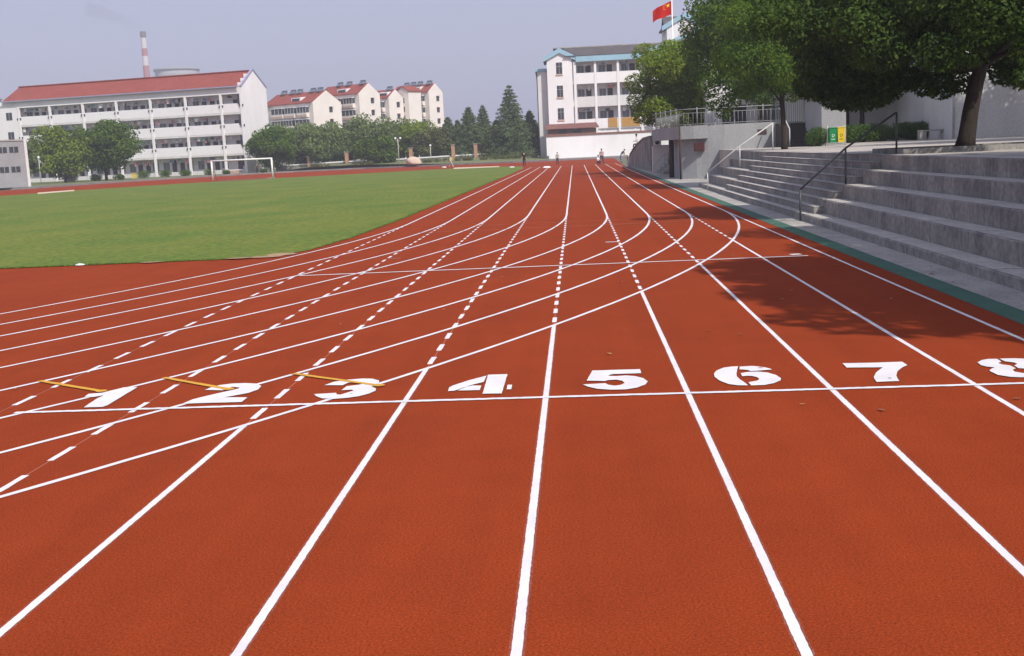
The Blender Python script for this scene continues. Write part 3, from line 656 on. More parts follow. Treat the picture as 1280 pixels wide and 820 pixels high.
MB().box(-.5, .6, 0, .8, 0, 1.88).build('block', CREAM, bk); box('coping', bk, CONCL, -.54, .64, -.04, .84, 1.883, 1.9)
fw = empty('flank_wall', (5.75, 90, 0), math.radians(1.5), 'dark sloping concrete flank wall of the far steps', 'wall')
prof = [(0, 2.55), (6, 2.45), (12, 2.05), (17, 1.55), (22, 1.0), (25, .7)]
MB().prism([(0, -.05), (25, -.05)] + prof[::-1], 'x', 0, .35).build('wall', CONC, fw)
MB().prism([(y, z + .004) for y, z in prof] + [(y, z + .13) for y, z in prof[::-1]], 'x', -.06, .41).build('coping', CONC, fw)
for i in range(7): box('step', fw, CONC, .37 + .45 * i, .82 + .45 * i if i < 6 else 5.5, .1, 24, 0, .27 * (i + 1))
MB().tube([(-.35, 18, .0), (-.35, 18, 1.35)], .06, 8).build('white_post', WHITEM, fw, smooth=True)

# flag on its pole
fl = empty('flagpole', (7.5, 88.0, 0), 0, 'white steel flagpole rising above the terrace trees', 'flagpole')
MB().tube([(0, 0, 0), (0, 0, 6), (0, 0, 13.4)], [.08, .065, .035], 10).build('pole', WHITEM, fl, smooth=True)
MB().lathe([(.001, 13.4), (.07, 13.45), (.07, 13.52), (.001, 13.58)], 10).build('finial', WHITEM, fl, smooth=True)
def flag():
    t = empty('flag', (7.5, 88.0, 12.3), 0, 'red flag with yellow stars hanging from the flagpole', 'flag')
    nu, nv = 22, 12; WF, HF = 1.46, .97
    def P(u, v, off=0.0):
        x = -.05 - u * WF * .93; sag = -.62 * u ** 1.25 * (.9 + .1 * v)
        y = .12 * math.sin(u * 7.5 + v * 1.3) * u ** .6; z = sag + (v - 1) * HF * (1 - .1 * u) + .05 * math.sin(u * 9 + 1) * u
        return Vector((x, y + off, z))
    vs = [P(i / nu, j / nv, o) for o in (-.006, .006) for i in range(nu + 1) for j in range(nv + 1)]; K = (nu + 1) * (nv + 1); fs = []
    for o in (0, K):
        for i in range(nu):
            for j in range(nv):
                a = o + i * (nv + 1) + j; q = (a, a + nv + 1, a + nv + 2, a + 1); fs.append(q if o else q[::-1])
    MB().add(vs, fs).build('cloth', mat('red_flag_cloth', (.72, .025, .015), .75, .12, 2, .02, 30, trans=.35), t, smooth=True)
    ym = mat('yellow_star', (.9, .62, .03), .7, .0, 1, 0)
    def star(u, v, r, rot):
        cc = []
        for k in range(10):
            a = rot + math.pi / 2 + k * math.pi / 5; q = r if k % 2 == 0 else r * .4
            cc.append((u - q * math.cos(a) / WF, v + q * math.sin(a) / HF))
        vs = [P(a, b, -.016) for a, b in cc] + [P(a, b, .016) for a, b in cc]; c0 = P(u, v, -.016); c1 = P(u, v, .016)
        fs = [(k, (k + 1) % 10, 20) for k in range(10)] + [(10 + (k + 1) % 10, 10 + k, 21) for k in range(10)] + [(k, (k + 1) % 10, 10 + (k + 1) % 10, 10 + k) for k in range(10)]
        MB().add(vs + [c0, c1], fs).build('star', ym, t)
    star(.17, .75, .17, 0)
    for u, v in ((.33, .9), (.4, .8), (.4, .65), (.33, .55)): star(u, v, .05, .4)
flag()

# ------------------------------------------------------------------ far verge, kerb
def bank(x, y):
    f = max(0, min(1, (x + 52) / 6)) * max(0, min(1, (-8 - x) / 3))
    return .25 + .75 * f * max(0, min(1, (y - 193) / 12))
vk = [(-170, 152)] + kerb_pts[3:] + [(30, 187.5), (120, 187.5)]
vk2 = []
for a, b in zip(vk, vk[1:]):
    n = max(1, int(math.hypot(b[0] - a[0], b[1] - a[1]) / 3)); vk2 += [(a[0] + (b[0] - a[0]) * i / n, a[1] + (b[1] - a[1]) * i / n) for i in range(n)]
vk2.append(vk[-1])
offs = [0, 1.2, 3, 5, 8, 12, 16, 22, 40, 400]; vs = []; fs = []
for x, y in vk2:
    for o in offs: vs.append((x, y + o, bank(x, y + o)))
m_ = len(offs)
for i in range(len(vk2) - 1):
    for j in range(m_ - 1): fs.append((i * m_ + j, (i + 1) * m_ + j, (i + 1) * m_ + j + 1, i * m_ + j + 1))
tag(MB().add(vs, fs).build('verge', VERGE), kind='structure')
vs = []; fs = []
for x, y in vk2[1:]: vs += [(x, y - .02, -.06), (x, y - .02, .26), (x, y + 1.6, .27)]
for i in range(len(vk2) - 2): fs += [(3 * i, 3 * i + 3, 3 * i + 4, 3 * i + 1), (3 * i + 1, 3 * i + 4, 3 * i + 5, 3 * i + 2)]
tag(MB().add(vs, fs).build('kerb', KERB), kind='structure')
slab('apron', -4.0, 8.0, 189.2, 206, 0, .285, CONCL)

# ------------------------------------------------------------------ goal
g = empty('football_goal', (-40.6, 141, .01), math.radians(4), 'white football goal at the far end of the grass', 'goal')
for sx in (-3.66, 3.66): MB().tube([(sx, 0, 0), (sx, 0, 2.44)], .11, 10).build('post', WHITEM, g, smooth=True)
MB().tube([(-3.76, 0, 2.44), (3.76, 0, 2.44)], .1, 10).build('crossbar', WHITEM, g, smooth=True)
for sx in (-3.66, 3.66): MB().tube([(sx, .05, 2.4), (sx, 1.1, 2.0), (sx, 1.9, .02)], .03, 6).build('back_stay', STEELL, g, smooth=True)
MB().tube([(-3.66, 1.9, .04), (3.66, 1.9, .04)], .03, 6).build('ground_bar', STEELL, g, smooth=True)

# ------------------------------------------------------------------ left dormitory
LAUN = [mat('cloth_%s' % n, c, .9, .1, 2, 0) for n, c in (('white', (.75, .75, .76)), ('pink', (.55, .25, .27)), ('blue', (.16, .22, .4)), ('dark', (.04, .04, .05)), ('grey', (.3, .3, .33)), ('teal', (.2, .35, .38)))]
def laundry_item(mb, x, y, z, r):
    w = r.uniform(.16, .34); h = r.uniform(.45, .95); mi = r.choice([0, 0, 0, 0, 1, 1, 2, 3, 4, 5]); k = r.random()
    if k < .6:   # shirt: body with two sleeves
        mb.prism([(x - w, z - h * .75), (x + w, z - h * .75), (x + w, z - .25), (x + w * 1.6, z - .4), (x + w * 1.7, z - .25), (x + w * .6, z), (x - w * .6, z), (x - w * 1.7, z - .25), (x - w * 1.6, z - .4), (x - w, z - .25)], 'y', y, y + .05, mi)
    else:        # trousers
        mb.prism([(x - w * .8, z - h), (x - w * .15, z - h), (x, z - .3), (x + w * .15, z - h), (x + w * .8, z - h), (x + w * .6, z), (x - w * .6, z)], 'y', y, y + .05, mi)
def dormitory():
    c = gp(306, 216, .25); rz = math.radians(-13)
    t = empty('dormitory_building', (c.x, 206, .25), rz, 'long white four storey dormitory with red tiled roof and open galleries', 'building')
    Z0 = -.25; ue, U0 = 1.05, -60.0
    cols = [.78, -3.24, -10.4, -17.58, -24.7, -31.85, -39.03, -45.9]
    tops = [3.4, 7.0, 10.6, 14.15]; bots = [1.15, 5.35, 9.0, 12.5]
    mk = lambda n, m, x0, x1, y0, y1, z0, z1, par=t: box(n, par, m, x0, x1, y0, y1, z0 + Z0, z1 + Z0)
    # back volume behind galleries, gable end walls, left solid wing
    mk('rear_wall', SHADEW, -46.2, .8, 1.7, 9.0, .25, 15.3)
    MB().prism([(-.02, 0), (9.2, 0), (9.2, 15.2), (4.55, 18.25), (-.02, 15.2)], 'x', .8, ue).build('gable_wall', WHITEW, t)
    MB().prism([(-.12, 15.1), (4.55, 18.16), (9.3, 15.1), (9.3, 15.38), (4.55, 18.5), (-.12, 15.38)], 'x', .78, ue + .12).build('gable_coping', LILAC, t)
    for k in range(3): mk('gable_step', WHITEW, .35, .79, -.1 + k * 1.25, 1.15 + k * 1.25, 15.4 + k * .8, 16.1 + k * .8)
    mk('wing_wall', WHITEW, U0, -46.2, 0, 9, .25, 15.5)
    # storey bands: parapets bay by bay, slabs, columns
    for fi in range(4):
        lo = tops[fi - 1] if fi else .25
        for a, b in zip(cols[:-1], cols[1:]):
            if fi == 0: 
                mk('parapet', WHITEG, b + .22, a - .22, .05, .2, lo, .95)
            else: mk('parapet', WHITEW, b + .22, a - .22, .05, .2, lo + .35, bots[fi])
        mk('floor_slab', WHITEG, -46.1, .75, .06, 1.69, tops[fi], tops[fi] + .34)
    mk('eave_band', WHITEW, -46.2, .78, -.05, .2, 14.15, 15.5)
    for cc in cols: 
        mk('column', WHITEW, cc - .21, cc + .21, -.06, .24, .25, 14.14)
        for fi in range(1, 4):
            for sx in (-.32, .32): mk('drain_spout', STEELD, cc + sx - .09, cc + sx + .09, -.12, .03, bots[fi] - .55, bots[fi] - .2)
    # gallery doors and windows
    r = random.Random(5)
    for fi in range(4):
        zf = (tops[fi - 1] + .35) if fi else .3
        for a, b in zip(cols[:-1], cols[1:]):
            w = a - b
            spots = [(.17, 0), (.4, 1), (.63, 1), (.85, 0)] if w > 5 else [(.5, 1)]
            for f, kind in spots:
                x = b + w * f
                if kind: 
                    d = mk('door', DOOR, x - .45, x + .45, 1.62, 1.695, zf, zf + 2.3)
                else: 
                    d = mk('window', GLASSG, x - .6, x + .6, 1.62, 1.695, zf + .95, zf + 2.4); box('frame', d, FRAME, -.03, .03, -.06, -.04, 0, 1.45)
    for (x0, x1, z0, z1) in [(-48.7, -47.4, 12.0, 13.4), (-48.7, -47.4, 8.4, 9.8), (-48.7, -47.4, 4.8, 6.2), (-53.3, -51.2, 12.0, 13.4), (-53.3, -51.2, 8.4, 9.8)]:
        d = mk('window', GLASS, x0, x1, -.04, -.003, z0, z1); box('frame', d, FRAME, -.04, .04, -.04, -.022, 0, z1 - z0)
    for z in (13.2, 9.6, 6.0, 2.4): mk('end_window', GLASS, .1, .45, -.02, .05, z - .9, z + .9)
    # roof: two tiled slopes with rows of tiles, hipped left end
    for k in range(9):
        y0 = -.45 + k * .56; y1 = y0 + .57; z0 = 15.42 + k * .305
        MB().prism([(y0, z0 + Z0), (y1, z0 + .31 + Z0), (y1, z0 + .40 + Z0), (y0, z0 + .09 + Z0)], 'x', -48.9 - (9 - k) * .0 + k * 0, .4).build('tile_course', ROOFR, t)
    MB().prism([(4.6, 18.2 + Z0), (9.4, 15.3 + Z0), (9.4, 15.45 + Z0), (4.6, 18.35 + Z0)], 'x', -48.9, .6).build('rear_slope', ROOFR, t)
    MB().add([(-48.9, -.45, 15.42 + Z0), (-48.9, 4.6, 18.25 + Z0), (-48.9, 9.4, 15.4 + Z0), (-53.5, 4.6, 15.45 + Z0)], [(0, 1, 3), (1, 2, 3), (0, 3, 2), (0, 2, 1)]).build('hip_end', ROOFR, t)
    mk('gutter', LILAC, -49.2, .7, -.62, -.46, 15.3, 15.5)
    mk('ridge_cap', ROOFR, -48.9, .5, 4.4, 4.8, 18.3, 18.48)
    # laundry on the galleries
    mb = MB()
    for fi in range(4):
        for a, b in zip(cols[:-1], cols[1:]):
            n = r.randint(5, 11) if a - b > 5 else r.randint(0, 2)
            for _ in range(n): laundry_item(mb, r.uniform(b + .5, a - .5), r.uniform(.35, 1.2), tops[fi] - r.uniform(.1, .3) + Z0, r)
    o = mb.build('laundry', LAUN); o.location = (c.x, 206, .25); o.rotation_euler = (0, 0, rz)
    tag(o, 'washing hung along the galleries of the long dormitory', 'laundry', kind='stuff')
    # door steps at the right end
    st = mk('entrance_steps', PINKW, -2.9, -.2, -1.6, -.1, .25, .75)
dormitory()

# ------------------------------------------------------------------ central dormitory with blue trim
def central():
    YB = 205.0
    t = empty('gabled_dormitory', (0, YB, .25), 0, 'white dormitory with pale blue eaves and gabled stair tower beside the flag', 'building')
    mk = lambda n, m, x0, x1, y0, y1, z0, z1, par=t: box(n, par, m, x0, x1, y0, y1, z0 - .25, z1 - .25)
    Zs = -.25
    # gabled tower
    MB().prism([(-4.25, .25 + Zs), (.1, .25 + Zs), (.1, 17.1 + Zs), (-2.05, 18.2 + Zs), (-4.25, 17.1 + Zs)], 'y', 0, 9).build('tower_wall', WHITEW, t)
    MB().prism([(-4.85, 16.75 + Zs), (-2.05, 18.15 + Zs), (.75, 16.75 + Zs), (.75, 17.5 + Zs), (-2.05, 19.0 + Zs), (-4.85, 17.5 + Zs)], 'y', -.35, -.02).build('gable_trim', BLUE, t)
    MB().prism([(-4.85, 16.8 + Zs), (-2.05, 18.2 + Zs), (.75, 16.8 + Zs), (.75, 17.4 + Zs), (-2.05, 18.9 + Zs), (-4.85, 17.4 + Zs)], 'y', -.018, 9.2).build('tower_roof', ROOFG, t)
    for z0 in (14.62, 10.7, 6.86):
        w = mk('window', GLASS, -2.65, -1.62, -.05, -.003, z0, z0 + 1.95)
        box('frame', w, FRAME, -.03, .03, -.05, -.027, 0, 1.95); box('frame', w, FRAME, -.5, .5, -.049, -.026, 1.25, 1.31)
        box('sill', w, PINKW, -.6, .6, -.1, .02, -.25, -.004)
    MB().tube([(.3, -.05, .25), (.3, -.05, 16.5)], .07, 6).build('downpipe', STEELL, t)
    # gallery wing
    mk('rear_wall', SHADEW, .12, 13.5, 2.0, 10, .25, 17.2)
    colx = [.55, 4.05, 7.97, 11.9, 13.3]
    flo = [(6.74, 8.8), (10.57, 12.75), (14.6, 16.45)]
    for a, b in zip(colx, colx[1:]):
        for k, (z0, z1) in enumerate(flo):
            lo = flo[k - 1][1] + .0 if k else 5.0
            mk('parapet', WHITEG if k == 1 else WHITEW, a + .22, b - .22, .02, .2, lo, z0)
            x = (a + b) / 2
            d = mk('door', DOOR, x + .1, x + 1.0, 1.92, 1.995, z0 - .9, z0 + 1.35)
            w = mk('window', GLASSG, x - 1.3, x - .2, 1.92, 1.995, z0 + .0, z0 + 1.3); box('frame', w, FRAME, -.03, .03, -.05, -.03, 0, 1.3)
    for z0, z1 in flo: mk('floor_slab', WHITEG, .13, 13.4, .05, 1.99, z1 + .002, z1 + .25)
    for c in colx: mk('column', WHITEW, c - .2, c + .2, -.05, .25, .25, 16.45)
    mk('eave_band', BLUE, .76, 14.2, -.45, .3, 16.5, 17.45)
    mk('ground_storey_wall', WHITEW, .12, 13.4, .3, .6, .25, 5.2)
    for k in range(6):
        y0 = -.5 + k * .8; z0 = 17.46 + k * .3 + Zs
        MB().prism([(y0, z0), (y0 + .82, z0 + .305), (y0 + .82, z0 + .39), (y0, z0 + .085)], 'x', -1.2, 16).build('tile_course', ROOFG, t)
    MB().prism([(4.3, 19.2 + Zs), (10.3, 17 + Zs), (10.3, 17.2 + Zs), (4.3, 19.4 + Zs)], 'x', -3.1, 16).build('rear_slope', ROOFG, t)
    mk('ridge_cap', CONCL, -3.2, 16, 4.1, 4.5, 19.25, 19.42)
    # set-back left wing
    MB().prism([(1.5, .25 + Zs), (9, .25 + Zs), (9, 14.3 + Zs), (1.5, 15.4 + Zs)], 'x', -6.0, -4.26).build('side_wing_wall', WHITEG, t)
    MB().prism([(1.2, 15.3 + Zs), (9.3, 14.2 + Zs), (9.3, 14.7 + Zs), (1.2, 15.75 + Zs)], 'x', -6.35, -4.27).build('side_wing_trim', BLUE, t)
    MB().tube([(-6.1, 1.6, .25), (-6.1, 1.6, 14.2)], .09, 6).build('downpipe', STEELD, t)
    # low lean-to roof, red kerb and boundary wall belong to separate things below
    # right annexe with sloping blue eave
    MB().prism([(13.55, .25 + Zs), (22, .25 + Zs), (22, 20.6 + Zs), (13.55, 17.3 + Zs)], 'y', -1.5, 8).build('annexe_wall', WHITEG, t)
    MB().prism([(12.9, 16.95 + Zs), (22, 20.5 + Zs), (22, 21.15 + Zs), (12.9, 17.75 + Zs)], 'y', -1.9, -1.51).build('annexe_trim', BLUE, t)
    MB().prism([(12.9, 17.1 + Zs), (22, 20.6 + Zs), (22, 21.0 + Zs), (12.9, 17.6 + Zs)], 'y', -1.508, 8.2).build('annexe_roof', ROOFG, t)
    # wood panels on the lowest parapet
    wm = mat('ochre_board', (.5, .27, .07), .8, .2, 1, .05, 10)
    mk('ochre_board', wm, 6.0, 7.6, -.06, .015, 5.15, 6.72); mk('ochre_board', wm, 8.3, 9.9, -.06, .015, 5.15, 6.72); mk('ochre_board', wm, 9.95, 11.5, -.06, .015, 5.15, 6.72)
    mb = MB(); r = random.Random(8)
    for a, b in zip(colx, colx[1:]):
        for z0, z1 in flo:
            for _ in range(r.randint(1, 5)): laundry_item(mb, r.uniform(a + .6, b - .6), r.uniform(.4, 1.3), z1 - r.uniform(.15, .3) - .25, r)
    o = mb.build('laundry', LAUN, loc=(0, YB, .25)); tag(o, 'washing hung in the galleries of the gabled dormitory', 'laundry', kind='stuff')
    # lean-to and boundary wall in front
    l = empty('lean_to_shed', (-.3, 202.0, .25), 0, 'low shed with brown tiled lean-to roof behind the white boundary wall', 'shed')
    MB().box(-4.2, 4.1, 0, 2.9, 0, 4.9).build('wall', mat('brown_brick', (.27, .17, .14), .9, .25, 1, .1, 8), l)
    for k in range(4): MB().prism([(-.6 + k * .9, 4.93 + k * .22), (.32 + k * .9, 5.155 + k * .22), (.32 + k * .9, 5.23 + k * .22), (-.6 + k * .9, 5.0 + k * .22)], 'x', -4.6 + k * .05, 4.6 - k * .12).build('tile_course', mat('brown_roof_tile', (.22, .095, .08), .85, .25, .6, .15, 6), l)
    for x in (-2.3, .2): box('window', l, GLASS, x, x + 1.4, -.05, -.003, 4.2, 4.75)
    w = empty('boundary_wall', (0, 200, .27), 0, 'white painted boundary wall across the end of the straight', 'wall')
    MB().box(-4.75, 13, 0, .3, 0, 3.68).build('wall', WHITEW, w); box('coping', w, mat('brown_coping', (.25, .12, .1), .85, .2, 1, .1, 8), -4.9, 13.1, -.12, .42, 3.683, 4.0)
    for x in (4.4, 5.3, 7.75, 10.4): box('wall_post', w, WHITEW, x - .12, x + .12, .05, .25, 4.003, 4.4)
    MB().tube([(-4.55, -.12, 0), (-4.55, -.12, .5)], .12, 8).build('hydrant', STEELD, w)
central()
def rear_block():
    t = empty('taller_gabled_block', (21.2, 225, .25), 0, 'taller gabled block with pale blue trim rising behind the terrace trees', 'building')
    MB().prism([(-3.1, 0), (3.6, 0), (3.6, 23.0), (.2, 24.9), (-3.1, 23.0)], 'y', 0, 9).build('wall', WHITEW, t)
    MB().prism([(-4.0, 22.5), (.2, 24.8), (4.3, 22.5), (4.3, 23.4), (.2, 25.7), (-4.0, 23.4)], 'y', -.35, -.02).build('gable_trim', BLUE, t)
    MB().prism([(-3.9, 22.8), (.2, 24.95), (3.9, 22.8), (3.9, 23.2), (.2, 25.5), (-3.9, 23.2)], 'y', -.018, 9.3).build('roof', ROOFG, t)
    MB().box(-3.0, 22, 5, 14, 0, 23.4).build('main_wall', WHITEG, t)
    MB().prism([(4.8, 23.3), (10, 25.9), (10, 26.1), (4.8, 23.5)], 'x', -3.1, 22.3).build('main_roof', ROOFG, t)
    MB().prism([(10.02, 25.9), (15, 23.3), (15, 23.5), (10.02, 26.1)], 'x', -3.1, 22.3).build('main_roof', ROOFG, t)
    MB().box(.5, 12, -7, -.4, 0, 20.3).build('porch_wall', WHITEW, t)
    MB().prism([(-7.4, 20.2), (-.36, 22.4), (-.36, 22.6), (-7.4, 20.4)], 'x', .2, 12.3).build('porch_roof', mat('brown_grey_tile', (.2, .14, .12), .85, .25, .6, .15, 6), t)
    box('window', t, GLASS, 3.0, 4.2, -7.05, -7.003, 17.6, 19.3); box('window', t, GLASS, 6, 7.2, -7.05, -7.003, 17.6, 19.3)
rear_block()

# ------------------------------------------------------------------ apartment blocks beyond the tree belt
def apartment(corner_px, peak_y, back_px, Y, length, label, rows, seed):
    th = math.radians(-33); ux = Vector((math.cos(th), math.sin(th), 0)); uy = Vector((-math.sin(th), math.cos(th), 0))
    C = aY(corner_px[0], corner_px[1], Y); eave = C.z
    # gable depth so that the far corner falls at back_px
    best = min((abs((lambda P: 640 + FPX * ((P - EYE).dot(AR)) / ((P - EYE).dot(AF)))(Vector((C.x, C.y, eave)) + uy * d) - back_px), d) for d in [k * .1 for k in range(40, 180)])
    D = best[1]
    mid = Vector((C.x, C.y, 0)) + uy * (D / 2)
    pk = aY(peak_y[0], peak_y[1], mid.y).z
    t = empty('apartment_block', (C.x, C.y, .25), th, label, 'building', 'apartment blocks beyond the trees')
    e = eave - .25; p = pk - .25
    MB().box(-length, 0, 0, D, 0, e).build('wall', CREAM, t)
    MB().prism([(0, 0), (D, 0), (D, e), (D / 2, p), (0, e)], 'x', .003, .3).build('gable_wall', CREAM, t)
    for k in range(5):
        f0, f1 = k / 5, (k + 1) / 5
        MB().prism([(-.4 + (D / 2 + .4) * f0, e - .1 + (p - e) * f0), (-.4 + (D / 2 + .4) * f1, e - .08 + (p - e) * f1), (-.4 + (D / 2 + .4) * f1, e + .1 + (p - e) * f1), (-.4 + (D / 2 + .4) * f0, e + .08 + (p - e) * f0)], 'x', -length, -.003).build('tile_course', ROOFR, t)
    MB().prism([(D / 2, p - .1), (D + .4, e - .1), (D + .4, e + .1), (D / 2, p + .1)], 'x', -length, -.003).build('rear_slope', ROOFR, t)
    r = random.Random(seed); st = 2.95
    # storeys from the eave down: glazed balcony, parapet, windows
    for k in range(rows):
        zt = e - .75 - k * st
        segs = []; x = -1.2
        while x > -length + 3:
            w = r.choice([3.4, 4.2, 1.6]); segs.append((x - w, x, w)); x -= w + r.uniform(.5, 1.1)
        for a, b, w in segs:
            if w > 2:
                bal = box('balcony', t, CREAM, a, b, -.9, -.003, zt - 2.6, zt - 1.55)
                box('parapet_band', bal, PINKW, -w / 2, w / 2, -.47, -.452, .08, .55)
                gz = box('window', t, GLASS, a + .05, b - .05, -.8, -.003, zt - 1.545, zt - .2)
                for q in range(4): box('mullion', gz, WHITEM, -w / 2 + .15 + q * (w - .4) / 3, -w / 2 + .23 + q * (w - .4) / 3, -.44, -.4, 0, 1.34)
                box('balcony_roof', t, WHITEW, a - .05, b + .05, -.95, -.003, zt - .198, zt - .05)
            else:
                w_ = box('window', t, GLASS, a + .1, b - .1, -.05, -.003, zt - 1.7, zt - .3); box('sill', w_, WHITEM, -.8, .8, -.12, .02, -.1, -.004)
        for f in (.62,):
            w_ = box('window', t, GLASS, .303, .36, D * f - .55, D * f + .55, zt - 1.6, zt - .3); box('awning', w_, LAUN[1] if k % 2 else LAUN[4], .03, .5, -.6, .6, 1.3, 1.36)
    # dormer and solar water heaters on the ridge
    dx = -length * .35 if length < 14 else -6
    dm = MB().prism([(.6, e + .2), (D * .36, e + .2), (D * .36, e + 1.7), (.6, e + 1.5)], 'x', dx - 1.6, dx + 1.6).build('dormer', WHITEW, t); box('pane', dm, GLASS, dx - 1.2, dx + 1.2, .52, .597, e + .55, e + 1.25)
    x = -1.5
    while x > -length + 1:
        h = MB().tube([(x - .8, D / 2, p + .75), (x + .8, D / 2, p + .75)], .22, 8).box(x - .8, x - .74, D / 2 - .4, D / 2 + .1, p + .1, p + .6).box(x + .74, x + .8, D / 2 - .4, D / 2 + .1, p + .1, p + .6)
        h.prism([(D / 2 - 1.2, p - .15), (D / 2 - .1, p + .6), (D / 2 - .1, p + .68), (D / 2 - 1.2, p - .07)], 'x', x - .75, x + .75)
        h.build('solar_heater', mat('solar_grey', (.14, .16, .2), .4, .1, 2, 0), t); x -= r.choice([2.4, 3.2, 4.6])
    return t
apartment((389.7, 128), (403.2, 113.5), 425, 280, 17, 'cream apartment block with red roof nearest the long dormitory', 3, 1)
apartment((447.4, 117), (458.5, 104.3), 473.6, 290, 14, 'cream apartment block second from the long dormitory, with tall gable', 3, 2)
apartment((484.7, 122.5), (493.4, 111.9), 503, 300, 6, 'narrow low gabled cream apartment block between the two tall ones', 2, 3)
apartment((534.6, 115), (541, 104.6), 552, 310, 13, 'cream apartment block with red roof farthest right, next to the conifers', 3, 4)
ab = empty('stair_bay_block', aY(500, 200, 306).to_2d().to_3d(), math.radians(-33), 'narrow cream stair bay with stacked small windows between the gabled blocks', 'building')
zz = aY(508, 108.5, 306).z
MB().prism([(0, 0), (4.2, 0), (4.2, zz - 1.2), (2.1, zz), (0, zz - 1.2)], 'y', 0, 5).build('wall', CREAM, ab)
MB().prism([(-.3, zz - 1.3), (2.1, zz), (4.5, zz - 1.3), (4.5, zz - 1.1), (2.1, zz + .25), (-.3, zz - 1.1)], 'y', -.2, 5.1).build('roof', ROOFR, ab)
for k in range(4): box('window', ab, GLASS, 1.4, 2.8, -.05, -.003, zz - 4.2 - k * 2.2, zz - 2.9 - k * 2.2)

# ------------------------------------------------------------------ grey hut at the left edge
hb = empty('grey_block_building', (-72.9, 153, .25), math.radians(28), 'low grey building cut by the left edge of the picture', 'building')
MB().box(-14, -.35, 0, 4, 0, 6.1).build('wall', mat('dull_grey_render', (.33, .33, .34), .9, .2, .4, .06, 6), hb)
MB().box(-.347, 0, -.12, 4, 0, 6.15).build('corner_pier', WHITEG, hb); box('parapet', hb, CONCL, -14.1, -.36, -.1, 4, 6.103, 6.3)
for z in (4.6, 2.0):
    for x in (-2.2, -3.6):
        w_ = box('window', hb, GLASS, x, x + 1.1, -.05, -.003, z, z + .75); box('frame', w_, FRAME, -.03, .03, -.05, -.026, 0, .75)

# ------------------------------------------------------------------ far trees
G2 = 'trees in front of the long dormitory'
def tree_px(name, px, base_y, top_y, wpx, Y, label, m, seed, leaves=7000, leaf=.42, n_cl=40, group=None, trunk_r=.2, clear=.2, zb=.3, **kw):
    b = aY(px, base_y, Y); top = aY(px, top_y, Y).z; Hh = top - zb; R = wpx / 2 * Y / FPX
    cz = Hh * (clear + (1 - clear) / 2); rz = Hh * (1 - clear) / 2
    return tree(name, (b.x, Y, zb), label, (0, 0, cz), (R * .95, R * .85, rz * .98), int(n_cl * 1.3), R * .33, leaves, leaf, m, seed, trunk_r, max(1.0, Hh * clear * 1.15), group=group, **kw)
tree_px('broadleaf_tree', 36, 224, 174, 40, 182, 'smaller dark tree beside the grey building at far left', LEAF['willow'], 41, 6000, .38, 34, G2)
tree_px('broadleaf_tree', 82, 222, 157, 68, 184, 'round bright green tree in front of the long dormitory', LEAF['light'], 42, 20000, .42, 70, G2, .22, .08)
tree_px('broadleaf_tree', 133, 222, 146, 78, 187, 'taller dark green tree overlapping the round bright green one', LEAF['mid'], 43, 24000, .42, 80, G2, .24, .12)
G3 = 'tree belt in front of the apartments'
for i, (px, top, wp, Y, mm, lab) in enumerate([
    (341, 163, 46, 203, 'mid', 'dark bushy tree leaning over the corner of the dormitory gable'),
    (372, 155, 58, 214, 'willow', 'soft green willow in the tree belt right of the dormitory gable'),
    (404, 160, 50, 210, 'willow', 'soft green willow in front of the first apartment gable'),
    (432, 156, 50, 217, 'willow', 'soft green tree between the first two apartment gables'),
    (462, 151, 52, 213, 'willow', 'soft green tree below the second apartment gable'),
    (474, 174, 40, 204, 'mid', 'low dark bush-like tree beside the second brick pier'),
    (494, 154, 44, 220, 'willow', 'pale green tree behind the twin globe lamp'),
    (522, 155, 46, 217, 'light', 'light green tree behind the cream boulder'),
    (545, 160, 40, 214, 'olive', 'olive green tree at the right end of the willow belt')]):
    tree_px('willow_tree' if mm == 'willow' else 'broadleaf_tree', px, 208, top - 3, wp * 1.25, Y, lab, LEAF[mm], 60 + i, 12000, .45, 50, G3, .16, .1 if i != 5 else .04, .6, droop=.35 if mm == 'willow' else 0)
def conifer(px, top_y, wpx, Y, label, seed, m='pine', zb=.6):
    b = aY(px, 195, Y); top = aY(px, top_y, Y).z; Hh = top - zb; R = wpx / 2 * Y / FPX * 1.45
    t = empty('conifer_tree', (b.x, Y, zb), 0, label, 'tree', 'conifers between the apartments and the gabled dormitory'); r = random.Random(seed)
    MB().tube([(0, 0, -.1), (0, 0, Hh * .5), (0, 0, Hh)], [.2, .12, .02], 8).build('trunk', BARK, t, smooth=True)
    cl = []; z = Hh * .1; tiers = 0
    while z < Hh * .97:
        f = 1 - z / Hh; rr = R * f ** .8 * r.uniform(.85, 1.15); n = 5 + int(5 * f); a0 = r.uniform(0, 6)
        for k in range(n):
            a = a0 + 2 * math.pi * k / n + r.uniform(-.25, .25); q = rr * r.uniform(.75, 1.12)
            for s_ in (.35, .62, .88):
                w = .18 + rr * .19 * (1.1 - s_ * .5)
                cl.append(((math.cos(a) * q * s_, math.sin(a) * q * s_, z - q * s_ * .16 + .12 * r.random()), (w * 1.25, w * 1.25, w * .6)))
        z += Hh * .055 * (.75 + f * .5)
    cl.append(((0, 0, Hh * .97), (.1, .1, .35)))
    link(bpy.data.objects.new('crown', foliage_mesh('crown', cl, 22000, .36, LEAF[m], seed, aspect=.4, inner=.35)), t)
    return t
conifer(640, 105, 52, 206, 'tallest pointed conifer, left of the gabled dormitory', 81)
conifer(588, 133, 44, 212, 'broad dark conifer in the middle of the conifer group', 82)
conifer(606, 131, 30, 218, 'slim conifer just right of the broad dark one', 83)
conifer(562, 146, 30, 214, 'small conifer at the left end of the conifer group', 84)
conifer(574, 150, 26, 222, 'thin conifer top between the small and the broad conifers', 85)
